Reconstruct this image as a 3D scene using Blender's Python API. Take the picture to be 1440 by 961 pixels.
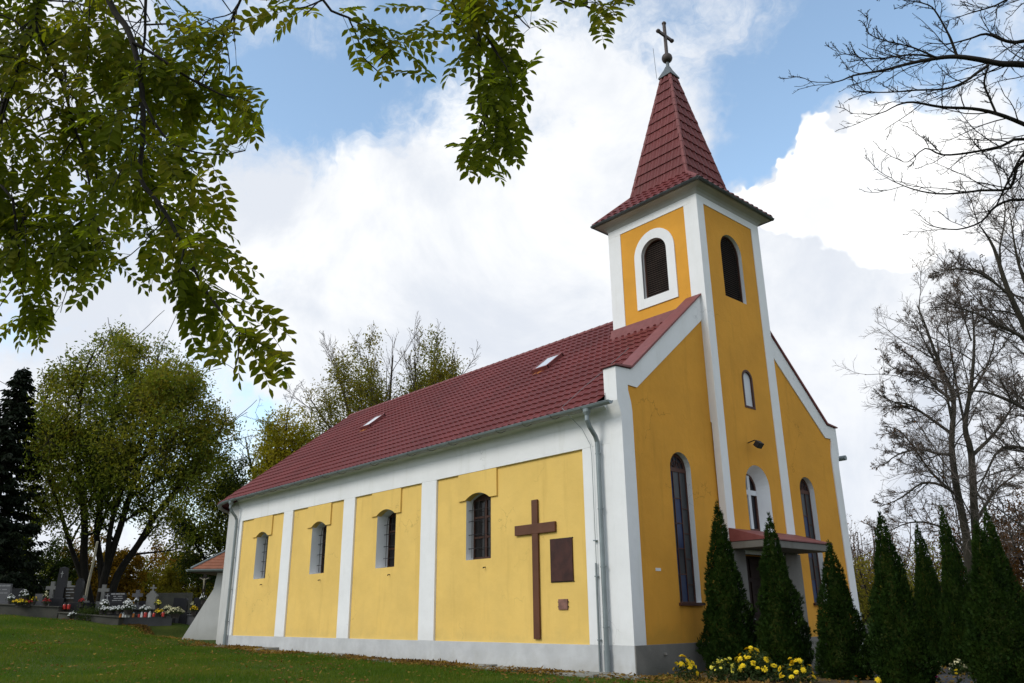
import bpy, bmesh, math, random
import numpy as np
from mathutils import Vector, Matrix
from mathutils.geometry import delaunay_2d_cdt

R = math.radians
scene = bpy.context.scene
for o in list(bpy.data.objects):
    bpy.data.objects.remove(o, do_unlink=True)
col = scene.collection

# ------------------------------------------------------------------ camera
CAM = np.array([10.885, -12.910, 0.599])
yaw, pitch, roll = R(48.109), R(18.997), R(-0.612)
FOC = 1117.6
cF = np.array([-math.sin(yaw) * math.cos(pitch), math.cos(yaw) * math.cos(pitch), math.sin(pitch)])
r0 = np.array([math.cos(yaw), math.sin(yaw), 0.0])
u0 = np.cross(r0, cF)
cR = math.cos(roll) * r0 + math.sin(roll) * u0
cU = -math.sin(roll) * r0 + math.cos(roll) * u0
cd = bpy.data.cameras.new('camera')
cd.sensor_width = 36.0
cd.lens = FOC / 1440 * 36
cd.clip_end = 6000
cam = bpy.data.objects.new('camera', cd)
col.objects.link(cam)
cam.matrix_world = Matrix(((cR[0], cU[0], -cF[0], CAM[0]), (cR[1], cU[1], -cF[1], CAM[1]), (cR[2], cU[2], -cF[2], CAM[2]), (0, 0, 0, 1)))
scene.camera = cam


def at(px, py, D):
    """point seen at photo pixel (px, py) at D metres in front of the camera"""
    return CAM + D * (cF + cR * (px - 720) / FOC - cU * (py - 480.5) / FOC)


def to_px(P):
    d = np.asarray(P) - CAM
    w = d @ cF
    w = np.where(np.abs(w) < 1e-3, 1e-3, w)
    return 720 + FOC * (d @ cR) / w, 480.5 - FOC * (d @ cU) / w, w


# ------------------------------------------------------------------ light
SUN_DIR = Vector((-0.16, -0.80, 0.62)).normalized()
sl = bpy.data.lights.new('sun', 'SUN')
sl.energy = 1.5
sl.angle = R(22)
sl.color = (1.0, 0.95, 0.87)
so = bpy.data.objects.new('sun', sl)
so.rotation_euler = SUN_DIR.to_track_quat('Z', 'Y').to_euler()
so.location = (0, -30, 40)
col.objects.link(so)
so['kind'] = 'structure'

world = bpy.data.worlds.new('World')
scene.world = world
world.use_nodes = True
wt = world.node_tree
wt.nodes.clear()


class NT:
    def __init__(s, t):
        s.t = t

    def n(s, kind, **kw):
        nd = s.t.nodes.new(kind)
        for k, v in kw.items():
            setattr(nd, k, v)
        return nd

    def put(s, sock, v):
        if isinstance(v, bpy.types.NodeSocket):
            s.t.links.new(v, sock)
        elif isinstance(v, (tuple, list)) and len(v) == 3 and sock.type == 'RGBA':
            sock.default_value = (*v, 1)
        else:
            sock.default_value = v

    def math(s, op, a, b=0.0, clamp=False):
        nd = s.n('ShaderNodeMath', operation=op, use_clamp=clamp)
        s.put(nd.inputs[0], a)
        s.put(nd.inputs[1], b)
        return nd.outputs[0]

    def mix(s, f, a, b, blend='MIX'):
        nd = s.n('ShaderNodeMix', data_type='RGBA', blend_type=blend)
        s.put(nd.inputs[0], f)
        s.put(nd.inputs[6], a)
        s.put(nd.inputs[7], b)
        return nd.outputs[2]

    def ramp(s, v, lo, hi, a=0.0, b=1.0, smooth=True):
        nd = s.n('ShaderNodeMapRange', interpolation_type='SMOOTHSTEP' if smooth else 'LINEAR')
        s.put(nd.inputs[0], v)
        for i, q in enumerate((lo, hi, a, b)):
            s.put(nd.inputs[i + 1], q)
        return nd.outputs[0]

    def noise(s, vec, scale, detail=4, rough=.55, dist=0.0, off=None):
        if off:
            m = s.n('ShaderNodeMapping')
            s.put(m.inputs[0], vec)
            m.inputs[1].default_value = off
            vec = m.outputs[0]
        nd = s.n('ShaderNodeTexNoise')
        if vec is not None:
            s.put(nd.inputs['Vector'], vec)
        nd.inputs['Scale'].default_value = scale
        nd.inputs['Detail'].default_value = detail
        nd.inputs['Roughness'].default_value = rough
        nd.inputs['Distortion'].default_value = dist
        return nd.outputs[0]


N = NT(wt)
sky = N.n('ShaderNodeTexSky', sky_type='NISHITA')
sky.sun_disc = False
sky.sun_elevation = math.asin(SUN_DIR.z)
sky.sun_rotation = math.atan2(SUN_DIR.x, SUN_DIR.y)
sky.altitude = 200
sky.air_density = 1.0
sky.dust_density = 0.4
sky.ozone_density = 1.6
gen = N.n('ShaderNodeTexCoord').outputs['Generated']
# cloud cover: noise over the dome plus a few banks and clearings at fixed bearings
sep = N.n('ShaderNodeSeparateXYZ')
N.put(sep.inputs[0], gen)


def bearing(px, py):
    v = at(px, py, 1) - CAM
    return tuple(v / np.linalg.norm(v))


def blob(d, r_in, r_out):
    nd = N.n('ShaderNodeVectorMath', operation='DISTANCE')
    N.put(nd.inputs[0], warp)
    nd.inputs[1].default_value = d
    return N.ramp(nd.outputs['Value'], r_in, r_out, 1.0, 0.0)


wn = N.n('ShaderNodeTexNoise')
N.put(wn.inputs['Vector'], gen)
wn.inputs['Scale'].default_value = 5.0
wn.inputs['Detail'].default_value = 5
wn.inputs['Roughness'].default_value = .6
wsub = N.n('ShaderNodeVectorMath', operation='SUBTRACT')
N.put(wsub.inputs[0], wn.outputs['Color'])
wsub.inputs[1].default_value = (.5, .5, .5)
wsc = N.n('ShaderNodeVectorMath', operation='SCALE')
N.put(wsc.inputs[0], wsub.outputs[0])
wsc.inputs['Scale'].default_value = .34
wadd = N.n('ShaderNodeVectorMath', operation='ADD')
N.put(wadd.inputs[0], gen)
N.put(wadd.inputs[1], wsc.outputs[0])
warp = wadd.outputs[0]

n1 = N.noise(gen, 2.6, 8, .6, .25, (3.1, 1.7, .4))
n2 = N.noise(gen, 7.0, 9, .62, .3, (1.3, 7.7, 2.4))
wm = N.n('ShaderNodeMapping')
N.put(wm.inputs[0], warp)
wm.inputs[2].default_value = (.3, .2, .9)
wm.inputs[3].default_value = (1.0, 2.4, 1.6)
n3 = N.noise(wm.outputs[0], 6.5, 10, .66, .5)
cov = N.math('ADD', N.math('MULTIPLY', n1, .70), N.math('MULTIPLY', n2, .30))
cov = N.math('ADD', cov, N.math('MULTIPLY', n3, .30))
for px, py, a, b, w in [(620, 20, .02, .34, -.12), (350, 150, .0, .34, -.16), (470, 235, .0, .12, -.15), (640, 210, .0, .10, -.08), (780, 150, 0, .16, .06), (1060, 130, 0, .16, -.14), (1110, 20, 0, .22, -.09),
                        (560, 370, .05, .30, .22), (760, 400, .05, .3, .2), (345, 590, .0, .07, -.16), (1200, 350, .06, .22, .26), (1090, 190, .0, .10, -.22), (1180, 110, .0, .12, -.16), (1290, 190, .0, .09, -.16), (1000, 60, 0, .1, .03),
                        (60, 330, .1, .35, .12), (1390, 90, .0, .2, -.05), (1300, 560, .05, .4, .2), (640, 560, .05, .3, .2)]:
    cov = N.math('ADD', cov, N.math('MULTIPLY', blob(bearing(px, py), a, b), w))
cov = N.math('ADD', cov, N.ramp(sep.outputs[2], .0, .35, .12, 0.0))
soft = N.ramp(cov, .50, .73)
# the crisp cumulus bank behind the tower
cum = N.math('MAXIMUM', blob(bearing(1195, 232), .058, .066), blob(bearing(1080, 285), .040, .048))
cum = N.math('MAXIMUM', cum, blob(bearing(1235, 300), .080, .092))
dens = N.math('MAXIMUM', soft, cum)
shade = N.noise(gen, 4.2, 7, .6, .4, (9.3, 2.2, 5.1))
ccol = N.mix(N.ramp(shade, .38, .64), (7.3, 7.7, 8.4), (9.7, 9.8, 9.9))
low = N.ramp(sep.outputs[2], .05, .5, .35, 0.0)
ccol = N.mix(low, ccol, (6.0, 6.7, 8.0))
ccol = N.mix(N.math('MULTIPLY', cum, N.ramp(shade, .30, .62, .35, .95)), ccol, (12.0, 12.0, 11.9))
blue = N.mix(1.0, sky.outputs[0], (3.3, 3.1, 2.65), 'MULTIPLY')
final = N.mix(dens, blue, ccol)
bg = N.n('ShaderNodeBackground')
N.put(bg.inputs[0], final)
bg.inputs[1].default_value = 0.10
wo = N.n('ShaderNodeOutputWorld')
wt.links.new(bg.outputs[0], wo.inputs[0])

scene.view_settings.view_transform = 'Standard'
scene.view_settings.look = 'None'
scene.view_settings.exposure = 0.12
scene.view_settings.gamma = 1.0
scene.render.resolution_x = 1024
scene.render.resolution_y = 683
scene.render.engine = 'CYCLES'
scene.cycles.transparent_max_bounces = 8
scene.cycles.max_bounces = 6


# ------------------------------------------------------------------ materials
def new_mat(name):
    m = bpy.data.materials.new(name)
    m.use_nodes = True
    t = NT(m.node_tree)
    p = m.node_tree.nodes['Principled BSDF']
    return m, t, p


def pos_of(t):
    return t.n('ShaderNodeNewGeometry').outputs['Position']


def surf(name, colr, rough=.85, var=.12, vscale=1.2, bump=.0, bscale=60, metal=0.0, spec=.3, stain=None, dirt_z=None, var2=None, cracks=0):
    """painted / stone / metal surface: broad tone variation, fine grain, optional stains and splash dirt"""
    m, t, p = new_mat(name)
    pos = pos_of(t)
    c = t.mix(t.ramp(t.noise(pos, vscale, 5, .6), .3, .7), tuple(q * (1 - var) for q in colr), tuple(min(1, q * (1 + var)) for q in colr))
    if var2:
        c = t.mix(t.math('MULTIPLY', t.noise(pos, var2[0], 2, .6), var2[2]), c, var2[1])
    if stain:
        s = t.n('ShaderNodeMapping')
        t.put(s.inputs[0], pos)
        s.inputs[3].default_value = (3.0, 3.0, .35)
        f = t.ramp(t.noise(s.outputs[0], 1.0, 6, .65), .52, .75, 0, stain[1])
        c = t.mix(f, c, stain[0])
    if cracks:
        vv = t.n('ShaderNodeVectorMath', operation='ADD')
        wv = t.n('ShaderNodeTexNoise')
        t.put(wv.inputs['Vector'], pos)
        wv.inputs['Scale'].default_value = 2.2
        wv.inputs['Detail'].default_value = 6
        t.put(vv.inputs[0], pos)
        t.put(vv.inputs[1], wv.outputs['Color'])
        vo = t.n('ShaderNodeTexVoronoi', feature='DISTANCE_TO_EDGE')
        t.put(vo.inputs['Vector'], vv.outputs[0])
        vo.inputs['Scale'].default_value = .55
        line = t.ramp(vo.outputs['Distance'], .001, .006, 1, 0)
        where = t.ramp(t.noise(pos, .45, 2, .5, 0, (4, 9, 2)), .56, .62)
        c = t.mix(t.math('MULTIPLY', t.math('MULTIPLY', line, where), cracks * 2), c, tuple(q * .45 for q in colr))
    if dirt_z:
        z0, z1, dc, amt = dirt_z
        sx = t.n('ShaderNodeSeparateXYZ')
        t.put(sx.inputs[0], pos)
        zz = t.math('ADD', sx.outputs[2], t.math('MULTIPLY', t.math('SUBTRACT', t.noise(pos, 3.0, 6, .65), .5), .8))
        c = t.mix(t.ramp(zz, z0, z1, amt, 0), c, dc)
    t.put(p.inputs['Base Color'], c)
    p.inputs['Roughness'].default_value = rough
    p.inputs['Metallic'].default_value = metal
    p.inputs['Specular IOR Level'].default_value = spec
    if bump:
        b = t.n('ShaderNodeBump')
        b.inputs['Strength'].default_value = bump
        b.inputs['Distance'].default_value = .01
        t.put(b.inputs['Height'], t.math('ADD', t.noise(pos, bscale, 4, .6), t.math('MULTIPLY', t.noise(pos, bscale * .05, 3), 2.6)))
        t.put(p.inputs['Normal'], b.outputs[0])
    return m


def leafmat(name, cols, trans=.4, vscale=.6, rough=.55):
    """leaf: hue differs leaf by leaf and branch by branch, light passes through"""
    m, t, p = new_mat(name)
    g = t.n('ShaderNodeNewGeometry')
    cr = t.n('ShaderNodeValToRGB')
    e = cr.color_ramp.elements
    while len(e) < len(cols):
        e.new(.5)
    for i, c in enumerate(cols):
        e[i].position = i / (len(cols) - 1)
        e[i].color = (*c, 1)
    f = t.math('ADD', t.math('MULTIPLY', g.outputs['Random Per Island'], .5), t.math('MULTIPLY', t.ramp(t.noise(g.outputs['Position'], vscale, 3, .6), .3, .7, 0, 1), .5))
    t.put(cr.inputs[0], f)
    p.inputs['Roughness'].default_value = rough
    p.inputs['Specular IOR Level'].default_value = .08
    t.put(p.inputs['Base Color'], cr.outputs[0])
    tr = t.n('ShaderNodeBsdfTranslucent')
    t.put(tr.inputs[0], t.mix(1.0, cr.outputs[0], (1.25, 1.3, .55), 'MULTIPLY'))
    ms = t.n('ShaderNodeMixShader')
    ms.inputs[0].default_value = trans
    out = m.node_tree.nodes['Material Output']
    m.node_tree.links.new(p.outputs[0], ms.inputs[1])
    m.node_tree.links.new(tr.outputs[0], ms.inputs[2])
    m.node_tree.links.new(ms.outputs[0], out.inputs[0])
    return m


M = {}
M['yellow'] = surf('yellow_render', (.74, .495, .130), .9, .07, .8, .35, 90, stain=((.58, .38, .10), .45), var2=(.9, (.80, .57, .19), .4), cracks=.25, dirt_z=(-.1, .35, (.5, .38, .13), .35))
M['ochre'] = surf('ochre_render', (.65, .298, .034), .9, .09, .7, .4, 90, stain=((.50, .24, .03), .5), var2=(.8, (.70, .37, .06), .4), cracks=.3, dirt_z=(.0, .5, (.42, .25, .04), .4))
M['white'] = surf('white_render', (.78, .785, .78), .9, .03, .9, .3, 90, stain=((.62, .62, .57), .4), cracks=.2, dirt_z=(-.3, .6, (.6, .6, .57), .45))
M['plinth'] = surf('cement_plinth', (.49, .50, .50), .92, .10, 1.4, .4, 70, stain=((.44, .44, .42), .5), dirt_z=(-.75, -.15, (.36, .35, .31), .7))
M['roughcast'] = surf('grey_roughcast', (.155, .145, .128), .95, .16, 2.0, .9, 45, var2=(70, (.30, .29, .27), .5), dirt_z=(-.7, -.2, (.11, .11, .095), .7))
M['oldplaster'] = surf('grey_lime_plaster', (.50, .50, .48), .92, .08, .7, .4, 40, stain=((.38, .37, .34), .6), dirt_z=(-.6, .6, (.33, .32, .28), .6))
M['concrete'] = surf('weathered_concrete', (.155, .148, .132), .95, .15, 1.5, .5, 40, stain=((.13, .12, .10), .7), var2=(25, (.2, .2, .18), .4))
M['apron'] = surf('concrete_apron', (.27, .265, .24), .95, .18, 1.2, .6, 30, var2=(9, (.12, .12, .085), .6))
M['redtile'] = surf('red_metal_tile', (.135, .026, .024), .55, .16, .6, .0, spec=.3, var2=(2.5, (.18, .042, .038), .3), stain=((.085, .028, .022), .5))
M['redflash'] = surf('red_sheet_metal', (.140, .029, .027), .58, .08, 1.5, .0, spec=.4, var2=(6, (.35, .13, .12), .4))
M['orangetile'] = surf('orange_clay_tile', (.27, .095, .05), .85, .2, 3.0, .5, 40, var2=(8, (.16, .08, .055), .6))
M['zinc'] = surf('galvanised_zinc', (.22, .255, .26), .5, .15, 2.0, .0, metal=.55, spec=.5, var2=(14, (.25, .28, .29), .5))
M['darkzinc'] = surf('darkened_zinc', (.10, .115, .12), .5, .2, 2.0, .0, metal=.4)
M['copper'] = surf('tarnished_sheet', (.075, .060, .055), .55, .3, 5.0, .0, metal=.4)
M['wood'] = surf('brown_stained_wood', (.042, .017, .010), .6, .2, 3.0, .3, 40, var2=(18, (.07, .03, .018), .5))
M['crosswood'] = surf('varnished_cross_wood', (.105, .040, .018), .55, .15, 2.0, .2, 40)
M['rust'] = surf('rusted_plate', (.048, .016, .011), .55, .35, 3.0, .2, 40, stain=((.17, .07, .04), .6))
M['marble'] = surf('reddish_stone_tablet', (.20, .10, .075), .6, .3, 9.0, .2, 40)
M['iron'] = surf('black_iron', (.02, .018, .018), .6, .2, 5, .0, metal=.3)
M['slat'] = surf('dark_louvre_wood', (.040, .027, .022), .7, .3, 3.0, .2, 40)
M['void'] = surf('dark_interior', (.008, .007, .007), .9, .1, 1)
M['shutter'] = surf('white_painted_board', (.62, .64, .66), .7, .06, 2)
M['trimbrown'] = surf('brown_trim_paint', (.075, .030, .02), .6, .2, 4)
M['asphalt'] = surf('asphalt', (.050, .051, .055), .9, .15, 1.0, .5, 80, var2=(40, (.09, .09, .09), .4))
M['soil'] = surf('leaf_strewn_soil', (.060, .046, .026), .95, .3, 3.0, .8, 25, var2=(20, (.13, .085, .03), .6))
M['bark'] = surf('bark', (.045, .038, .031), .95, .3, 2.0, .7, 20, var2=(9, (.075, .075, .05), .4))
M['twig'] = surf('bare_twig', (.115, .093, .078), .95, .25, 1.5)
M['darkbark'] = surf('dark_bark', (.018, .015, .012), .95, .3, 3.0, .5, 20)
M['palepole'] = surf('pale_birch_pole', (.33, .30, .22), .9, .2, 2.0, .2, 30)
M['granite'] = surf('grey_granite', (.065, .065, .07), .8, .15, 2.0, .2, 60, var2=(60, (.15, .15, .15), .5))
M['lightstone'] = surf('weathered_limestone', (.15, .15, .14), .9, .2, 2.0, .3, 40, stain=((.09, .09, .08), .7))
M['blackgranite'] = surf('polished_black_granite', (.008, .008, .010), .5, .2, 2.0, spec=.25)
M['browngranite'] = surf('brown_granite', (.022, .016, .010), .5, .3, 2.0, spec=.25)
M['wallstone'] = surf('old_cemetery_kerb', (.075, .070, .058), .95, .25, 2.0, .6, 20, var2=(4, (.07, .07, .055), .6))
M['lettering'] = surf('pale_lettering', (.22, .22, .22), .8, .05, 2)
M['pot'] = surf('dark_plastic_pot', (.03, .025, .022), .6, .2, 5)
M['redlamp'] = surf('red_grave_lantern', (.42, .02, .012), .3, .1, 5, spec=.6)
M['orangelamp'] = surf('orange_grave_lantern', (.5, .16, .02), .3, .1, 5, spec=.6)
M['clearlamp'] = surf('white_grave_lantern', (.55, .55, .55), .3, .1, 5, spec=.6)
M['whitebloom'] = surf('white_petals', (.78, .79, .76), .8, .06, 8)
M['creambloom'] = surf('cream_petals', (.76, .72, .46), .8, .08, 8)
M['yellowbloom'] = surf('yellow_petals', (.80, .58, .015), .8, .08, 8)
M['lemonbloom'] = surf('lemon_petals', (.76, .68, .09), .8, .08, 8)
M['redbloom'] = surf('red_petals', (.35, .02, .02), .8, .1, 8)
M['pinkbloom'] = surf('magenta_petals', (.42, .02, .14), .8, .1, 8)
M['orangebloom'] = surf('orange_petals', (.6, .12, .01), .8, .1, 8)
M['bloomeye'] = surf('flower_eye', (.38, .30, .03), .9, .1, 8)
M['plate'] = surf('enamel_plate', (.70, .70, .68), .4, .04, 4)
M['skyglass'] = surf('pale_skylight_pane', (.60, .62, .64), .18, .04, 1.0, spec=.7)
M['rustrun'] = surf('rust_run', (.38, .14, .035), .7, .3, 6)

M['ashleaf'] = leafmat('ash_leaf', [(.072, .098, .007), (.110, .135, .009), (.20, .180, .015)], .68, 1.2, .75)
M['acacialeaf'] = leafmat('locust_leaf', [(.085, .130, .018), (.16, .185, .026), (.29, .25, .03)], .5, .25)
M['yellowleaf'] = leafmat('yellowing_leaf', [(.11, .13, .014), (.20, .18, .02), (.30, .23, .025)], .45, .4)
M['oliveleaf'] = leafmat('thinning_olive_leaf', [(.11, .13, .02), (.20, .18, .028), (.28, .20, .03)], .5, .3)
M['darkleaf'] = leafmat('dark_green_leaf', [(.022, .042, .010), (.045, .066, .014), (.08, .09, .016)], .35, .4)
M['goldgreen'] = leafmat('golden_green_leaf', [(.17, .19, .016), (.29, .25, .02), (.38, .28, .025)], .5, .4)
M['goldleaf'] = leafmat('golden_leaf', [(.11, .08, .012), (.24, .14, .012), (.32, .16, .012)], .35, .5)
M['brownleaf'] = leafmat('brown_leaf', [(.05, .028, .012), (.11, .05, .018), (.17, .075, .02)], .25, .5)
M['spruce'] = leafmat('spruce_needle', [(.006, .010, .006), (.012, .018, .009), (.018, .024, .012)], .1, .5)
M['thuja'] = leafmat('thuja_spray', [(.006, .015, .003), (.013, .031, .005), (.020, .042, .006), (.036, .054, .008)], .12, 3.5)
M['mumleaf'] = leafmat('chrysanthemum_leaf', [(.018, .035, .010), (.035, .055, .016), (.05, .06, .02)], .25, 3)
M['blade'] = leafmat('grass_blade', [(.042, .095, .010), (.080, .135, .014), (.15, .155, .026)], .42, .4)
M['litter'] = leafmat('fallen_leaf', [(.07, .035, .012), (.17, .095, .02), (.30, .20, .03)], .2, .8)

# grass ground
gm, t, p = new_mat('grass_ground')
pos = pos_of(t)
g = t.mix(t.ramp(t.noise(pos, .5, 6, .65), .35, .65), (.040, .070, .010), (.078, .100, .018))
g = t.mix(t.ramp(t.noise(pos, 2.3, 6, .7), .55, .75, 0, .75), g, (.085, .066, .026))
g = t.mix(t.ramp(t.noise(pos, 45, 3, .6), .4, .7, 0, .5), g, (.016, .026, .007))
t.put(p.inputs['Base Color'], g)
p.inputs['Roughness'].default_value = .95
p.inputs['Specular IOR Level'].default_value = .1
b = t.n('ShaderNodeBump')
b.inputs['Strength'].default_value = .8
b.inputs['Distance'].default_value = .04
t.put(b.inputs['Height'], t.noise(pos, 30, 4))
t.put(p.inputs['Normal'], b.outputs[0])
M['grass'] = gm

# window glass: dark, glossy
def glass(name, c, rough=.12):
    m, t, p = new_mat(name)
    pos = pos_of(t)
    t.put(p.inputs['Base Color'], t.mix(t.noise(pos, 3, 3), c, tuple(q * .5 for q in c)))
    p.inputs['Roughness'].default_value = rough
    p.inputs['Specular IOR Level'].default_value = .28
    bb = t.n('ShaderNodeBump')
    bb.inputs['Strength'].default_value = .15
    bb.inputs['Distance'].default_value = .01
    t.put(bb.inputs['Height'], t.noise(pos, 9, 2))
    t.put(p.inputs['Normal'], bb.outputs[0])
    return m


M['glass'] = glass('dark_window_glass', (.015, .013, .012))
M['greyglass'] = glass('grey_leaded_glass', (.055, .058, .062), .35)
M['blueglass'] = glass('blue_leaded_glass', (.010, .030, .10), .35)
M['darkglass'] = glass('dim_leaded_glass', (.016, .016, .022), .35)


# ------------------------------------------------------------------ mesh building
class MB:
    def __init__(s):
        s.v, s.f, s.m = [], [], []
        s.n = 0

    def add(s, verts, faces, mat=0):
        verts = np.asarray(verts, float).reshape(-1, 3)
        s.v.append(verts)
        for f in faces:
            s.f.append([i + s.n for i in f])
            s.m.append(mat)
        s.n += len(verts)
        return s

    def box(s, a, b, mat=0):
        (x0, y0, z0), (x1, y1, z1) = np.minimum(a, b), np.maximum(a, b)
        v = [(x0, y0, z0), (x1, y0, z0), (x1, y1, z0), (x0, y1, z0), (x0, y0, z1), (x1, y0, z1), (x1, y1, z1), (x0, y1, z1)]
        return s.add(v, [(0, 3, 2, 1), (4, 5, 6, 7), (0, 1, 5, 4), (1, 2, 6, 5), (2, 3, 7, 6), (3, 0, 4, 7)], mat)

    def obox(s, c, ax, ay, az, mat=0):
        """box from centre and three half-axis vectors"""
        c, ax, ay, az = [np.asarray(q, float) for q in (c, ax, ay, az)]
        v = [c + i * ax + j * ay + k * az for k in (-1, 1) for i, j in ((-1, -1), (1, -1), (1, 1), (-1, 1))]
        return s.add(v, [(0, 3, 2, 1), (4, 5, 6, 7), (0, 1, 5, 4), (1, 2, 6, 5), (2, 3, 7, 6), (3, 0, 4, 7)], mat)

    def prism(s, poly, holes, frame, d0, d1, mat=0, hole_mat=None, side_mat=None):
        """extrude a 2-D outline with holes between depths d0 (front) and d1; frame(u, v, d) -> xyz"""
        loops = [list(poly)] + [list(h) for h in holes]
        pts, edges = [], []
        for L in loops:
            k = len(pts)
            pts += [Vector((float(q[0]), float(q[1]))) for q in L]
            edges += [(k + i, k + (i + 1) % len(L)) for i in range(len(L))]
        V, _, F, _, _, _ = delaunay_2d_cdt(pts, edges, [], 0, 1e-7)
        F = [f for f in F if inside(sum((V[i] for i in f), Vector((0, 0))) / len(f), loops)]
        front = [frame(q[0], q[1], d0) for q in V]
        back = [frame(q[0], q[1], d1) for q in V]
        s.add(front, F, mat)
        s.add(back, [tuple(reversed(f)) for f in F], mat)
        for li, L in enumerate(loops):
            n = len(L)
            vv = [frame(q[0], q[1], d0) for q in L] + [frame(q[0], q[1], d1) for q in L]
            mm = (hole_mat if hole_mat is not None else mat) if li else (side_mat if side_mat is not None else mat)
            s.add(vv, [(i, (i + 1) % n, n + (i + 1) % n, n + i) for i in range(n)], mm)
        return s

    def tube(s, pts, rad, n=8, mat=0, cap=True):
        pts = np.asarray(pts, float)
        rad = np.broadcast_to(np.asarray(rad, float), (len(pts),))
        rings = tube_rings(pts, rad, n)
        k = len(pts)
        F = [(i * n + j, i * n + (j + 1) % n, (i + 1) * n + (j + 1) % n, (i + 1) * n + j) for i in range(k - 1) for j in range(n)]
        if cap:
            F += [tuple(range(n))[::-1], tuple((k - 1) * n + j for j in range(n))]
        return s.add(rings, F, mat)

    def lathe(s, c, prof, n=16, mat=0):
        """prof: list of (r, z) from bottom to top"""
        c = np.asarray(c, float)
        a = np.linspace(0, 2 * math.pi, n, endpoint=False)
        v = [(c[0] + r * math.cos(t), c[1] + r * math.sin(t), c[2] + z) for r, z in prof for t in a]
        k = len(prof)
        F = [(i * n + j, i * n + (j + 1) % n, (i + 1) * n + (j + 1) % n, (i + 1) * n + j) for i in range(k - 1) for j in range(n)]
        F += [tuple(range(n))[::-1], tuple((k - 1) * n + j for j in range(n))]
        return s.add(v, F, mat)

    def build(s, name, mats, parent=None, smooth=False, bevel=0, origin=None):
        V = np.concatenate(s.v)
        base = np.array(parent_world(parent)) if parent else (np.array(origin) if origin is not None else V.mean(0) * [1, 1, 0] + [0, 0, V[:, 2].min()])
        me = bpy.data.meshes.new(name)
        me.from_pydata((V - base).tolist(), [], s.f)
        me.update()
        if not isinstance(mats, (list, tuple)):
            mats = [mats]
        for m in mats:
            me.materials.append(m)
        me.polygons.foreach_set('material_index', s.m)
        if smooth:
            me.polygons.foreach_set('use_smooth', [True] * len(me.polygons))
        o = bpy.data.objects.new(name, me)
        col.objects.link(o)
        if parent:
            o.parent = parent
        else:
            o.location = base
        if bevel:
            bm = o.modifiers.new('bevel', 'BEVEL')
            bm.width = bevel
            bm.segments = 2
            bm.limit_method = 'ANGLE'
        return o


def parent_world(o):
    p = Vector((0, 0, 0))
    while o:
        p = p + o.location
        o = o.parent
    return p


def inside(q, loops):
    c = False
    for L in loops:
        n = len(L)
        for i in range(n):
            x0, y0 = L[i]
            x1, y1 = L[(i + 1) % n]
            if (y0 > q[1]) != (y1 > q[1]) and q[0] < (x1 - x0) * (q[1] - y0) / (y1 - y0) + x0:
                c = not c
    return c


def tube_rings(pts, rad, n):
    d = np.gradient(pts, axis=0)
    d /= np.linalg.norm(d, axis=1, keepdims=True) + 1e-9
    ref = np.array([0, 0, 1.0]) if abs(d[:, 2]).mean() < .8 else np.array([1.0, 0, 0])
    a = np.cross(d, ref)
    a /= np.linalg.norm(a, axis=1, keepdims=True) + 1e-9
    b = np.cross(d, a)
    th = np.linspace(0, 2 * math.pi, n, endpoint=False)
    return (pts[:, None, :] + rad[:, None, None] * (np.cos(th)[None, :, None] * a[:, None, :] + np.sin(th)[None, :, None] * b[:, None, :])).reshape(-1, 3)


def np_mesh(name, V, F, mats, parent=None, origin=None, mi=None, smooth=False):
    """mesh from an array of quads"""
    V = np.asarray(V, float)
    base = np.array(parent_world(parent)) if parent else np.array(origin if origin is not None else (0, 0, 0), float)
    me = bpy.data.meshes.new(name)
    me.vertices.add(len(V))
    me.vertices.foreach_set('co', (V - base).astype(np.float32).ravel())
    F = np.asarray(F, np.int32)
    k = F.shape[1]
    me.loops.add(F.size)
    me.loops.foreach_set('vertex_index', F.ravel())
    me.polygons.add(len(F))
    me.polygons.foreach_set('loop_start', np.arange(0, F.size, k, dtype=np.int32))
    me.polygons.foreach_set('loop_total', np.full(len(F), k, np.int32))
    for m in (mats if isinstance(mats, (list, tuple)) else [mats]):
        me.materials.append(m)
    if mi is not None:
        me.polygons.foreach_set('material_index', np.asarray(mi, np.int32))
    if smooth:
        me.polygons.foreach_set('use_smooth', np.ones(len(F), bool))
    me.update(calc_edges=True)
    o = bpy.data.objects.new(name, me)
    col.objects.link(o)
    if parent:
        o.parent = parent
    else:
        o.location = base
    return o


def tag(o, label=None, cat=None, group=None, kind=None):
    for k, v in (('label', label), ('category', cat), ('group', group), ('kind', kind)):
        if v:
            o[k] = v
    return o


def empty(name, loc, label=None, cat=None, group=None):
    o = bpy.data.objects.new(name, None)
    o.empty_display_size = .2
    o.location = loc
    col.objects.link(o)
    return tag(o, label, cat, group)


def copy_tree(o, parent=None):
    c = o.copy()
    col.objects.link(c)
    if parent:
        c.parent = parent
    for ch in o.children:
        copy_tree(ch, c)
    return c


def arch(a0, a1, z0, zs, zt, n=14):
    """opening outline: straight sides to zs, elliptical head to zt"""
    m, h = (a0 + a1) / 2, (a1 - a0) / 2
    P = [(a0, z0), (a1, z0)]
    P += [(m + h * math.cos(t), zs + (zt - zs) * math.sin(t)) for t in np.linspace(0, math.pi, n)]
    return P


def seg_arch(a0, a1, z0, zs, zt, n=9):
    m, h = (a0 + a1) / 2, (a1 - a0) / 2
    return [(a0, z0), (a1, z0)] + [(m + h * q, zs + (zt - zs) * (1 - q * q)) for q in np.linspace(1, -1, n)]


FS = lambda u, v, d: (u, d, v)          # side walls: (x, z) outline, depth along y
FF = lambda u, v, d: (d, u, v)          # front walls: (y, z) outline, depth along x

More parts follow.
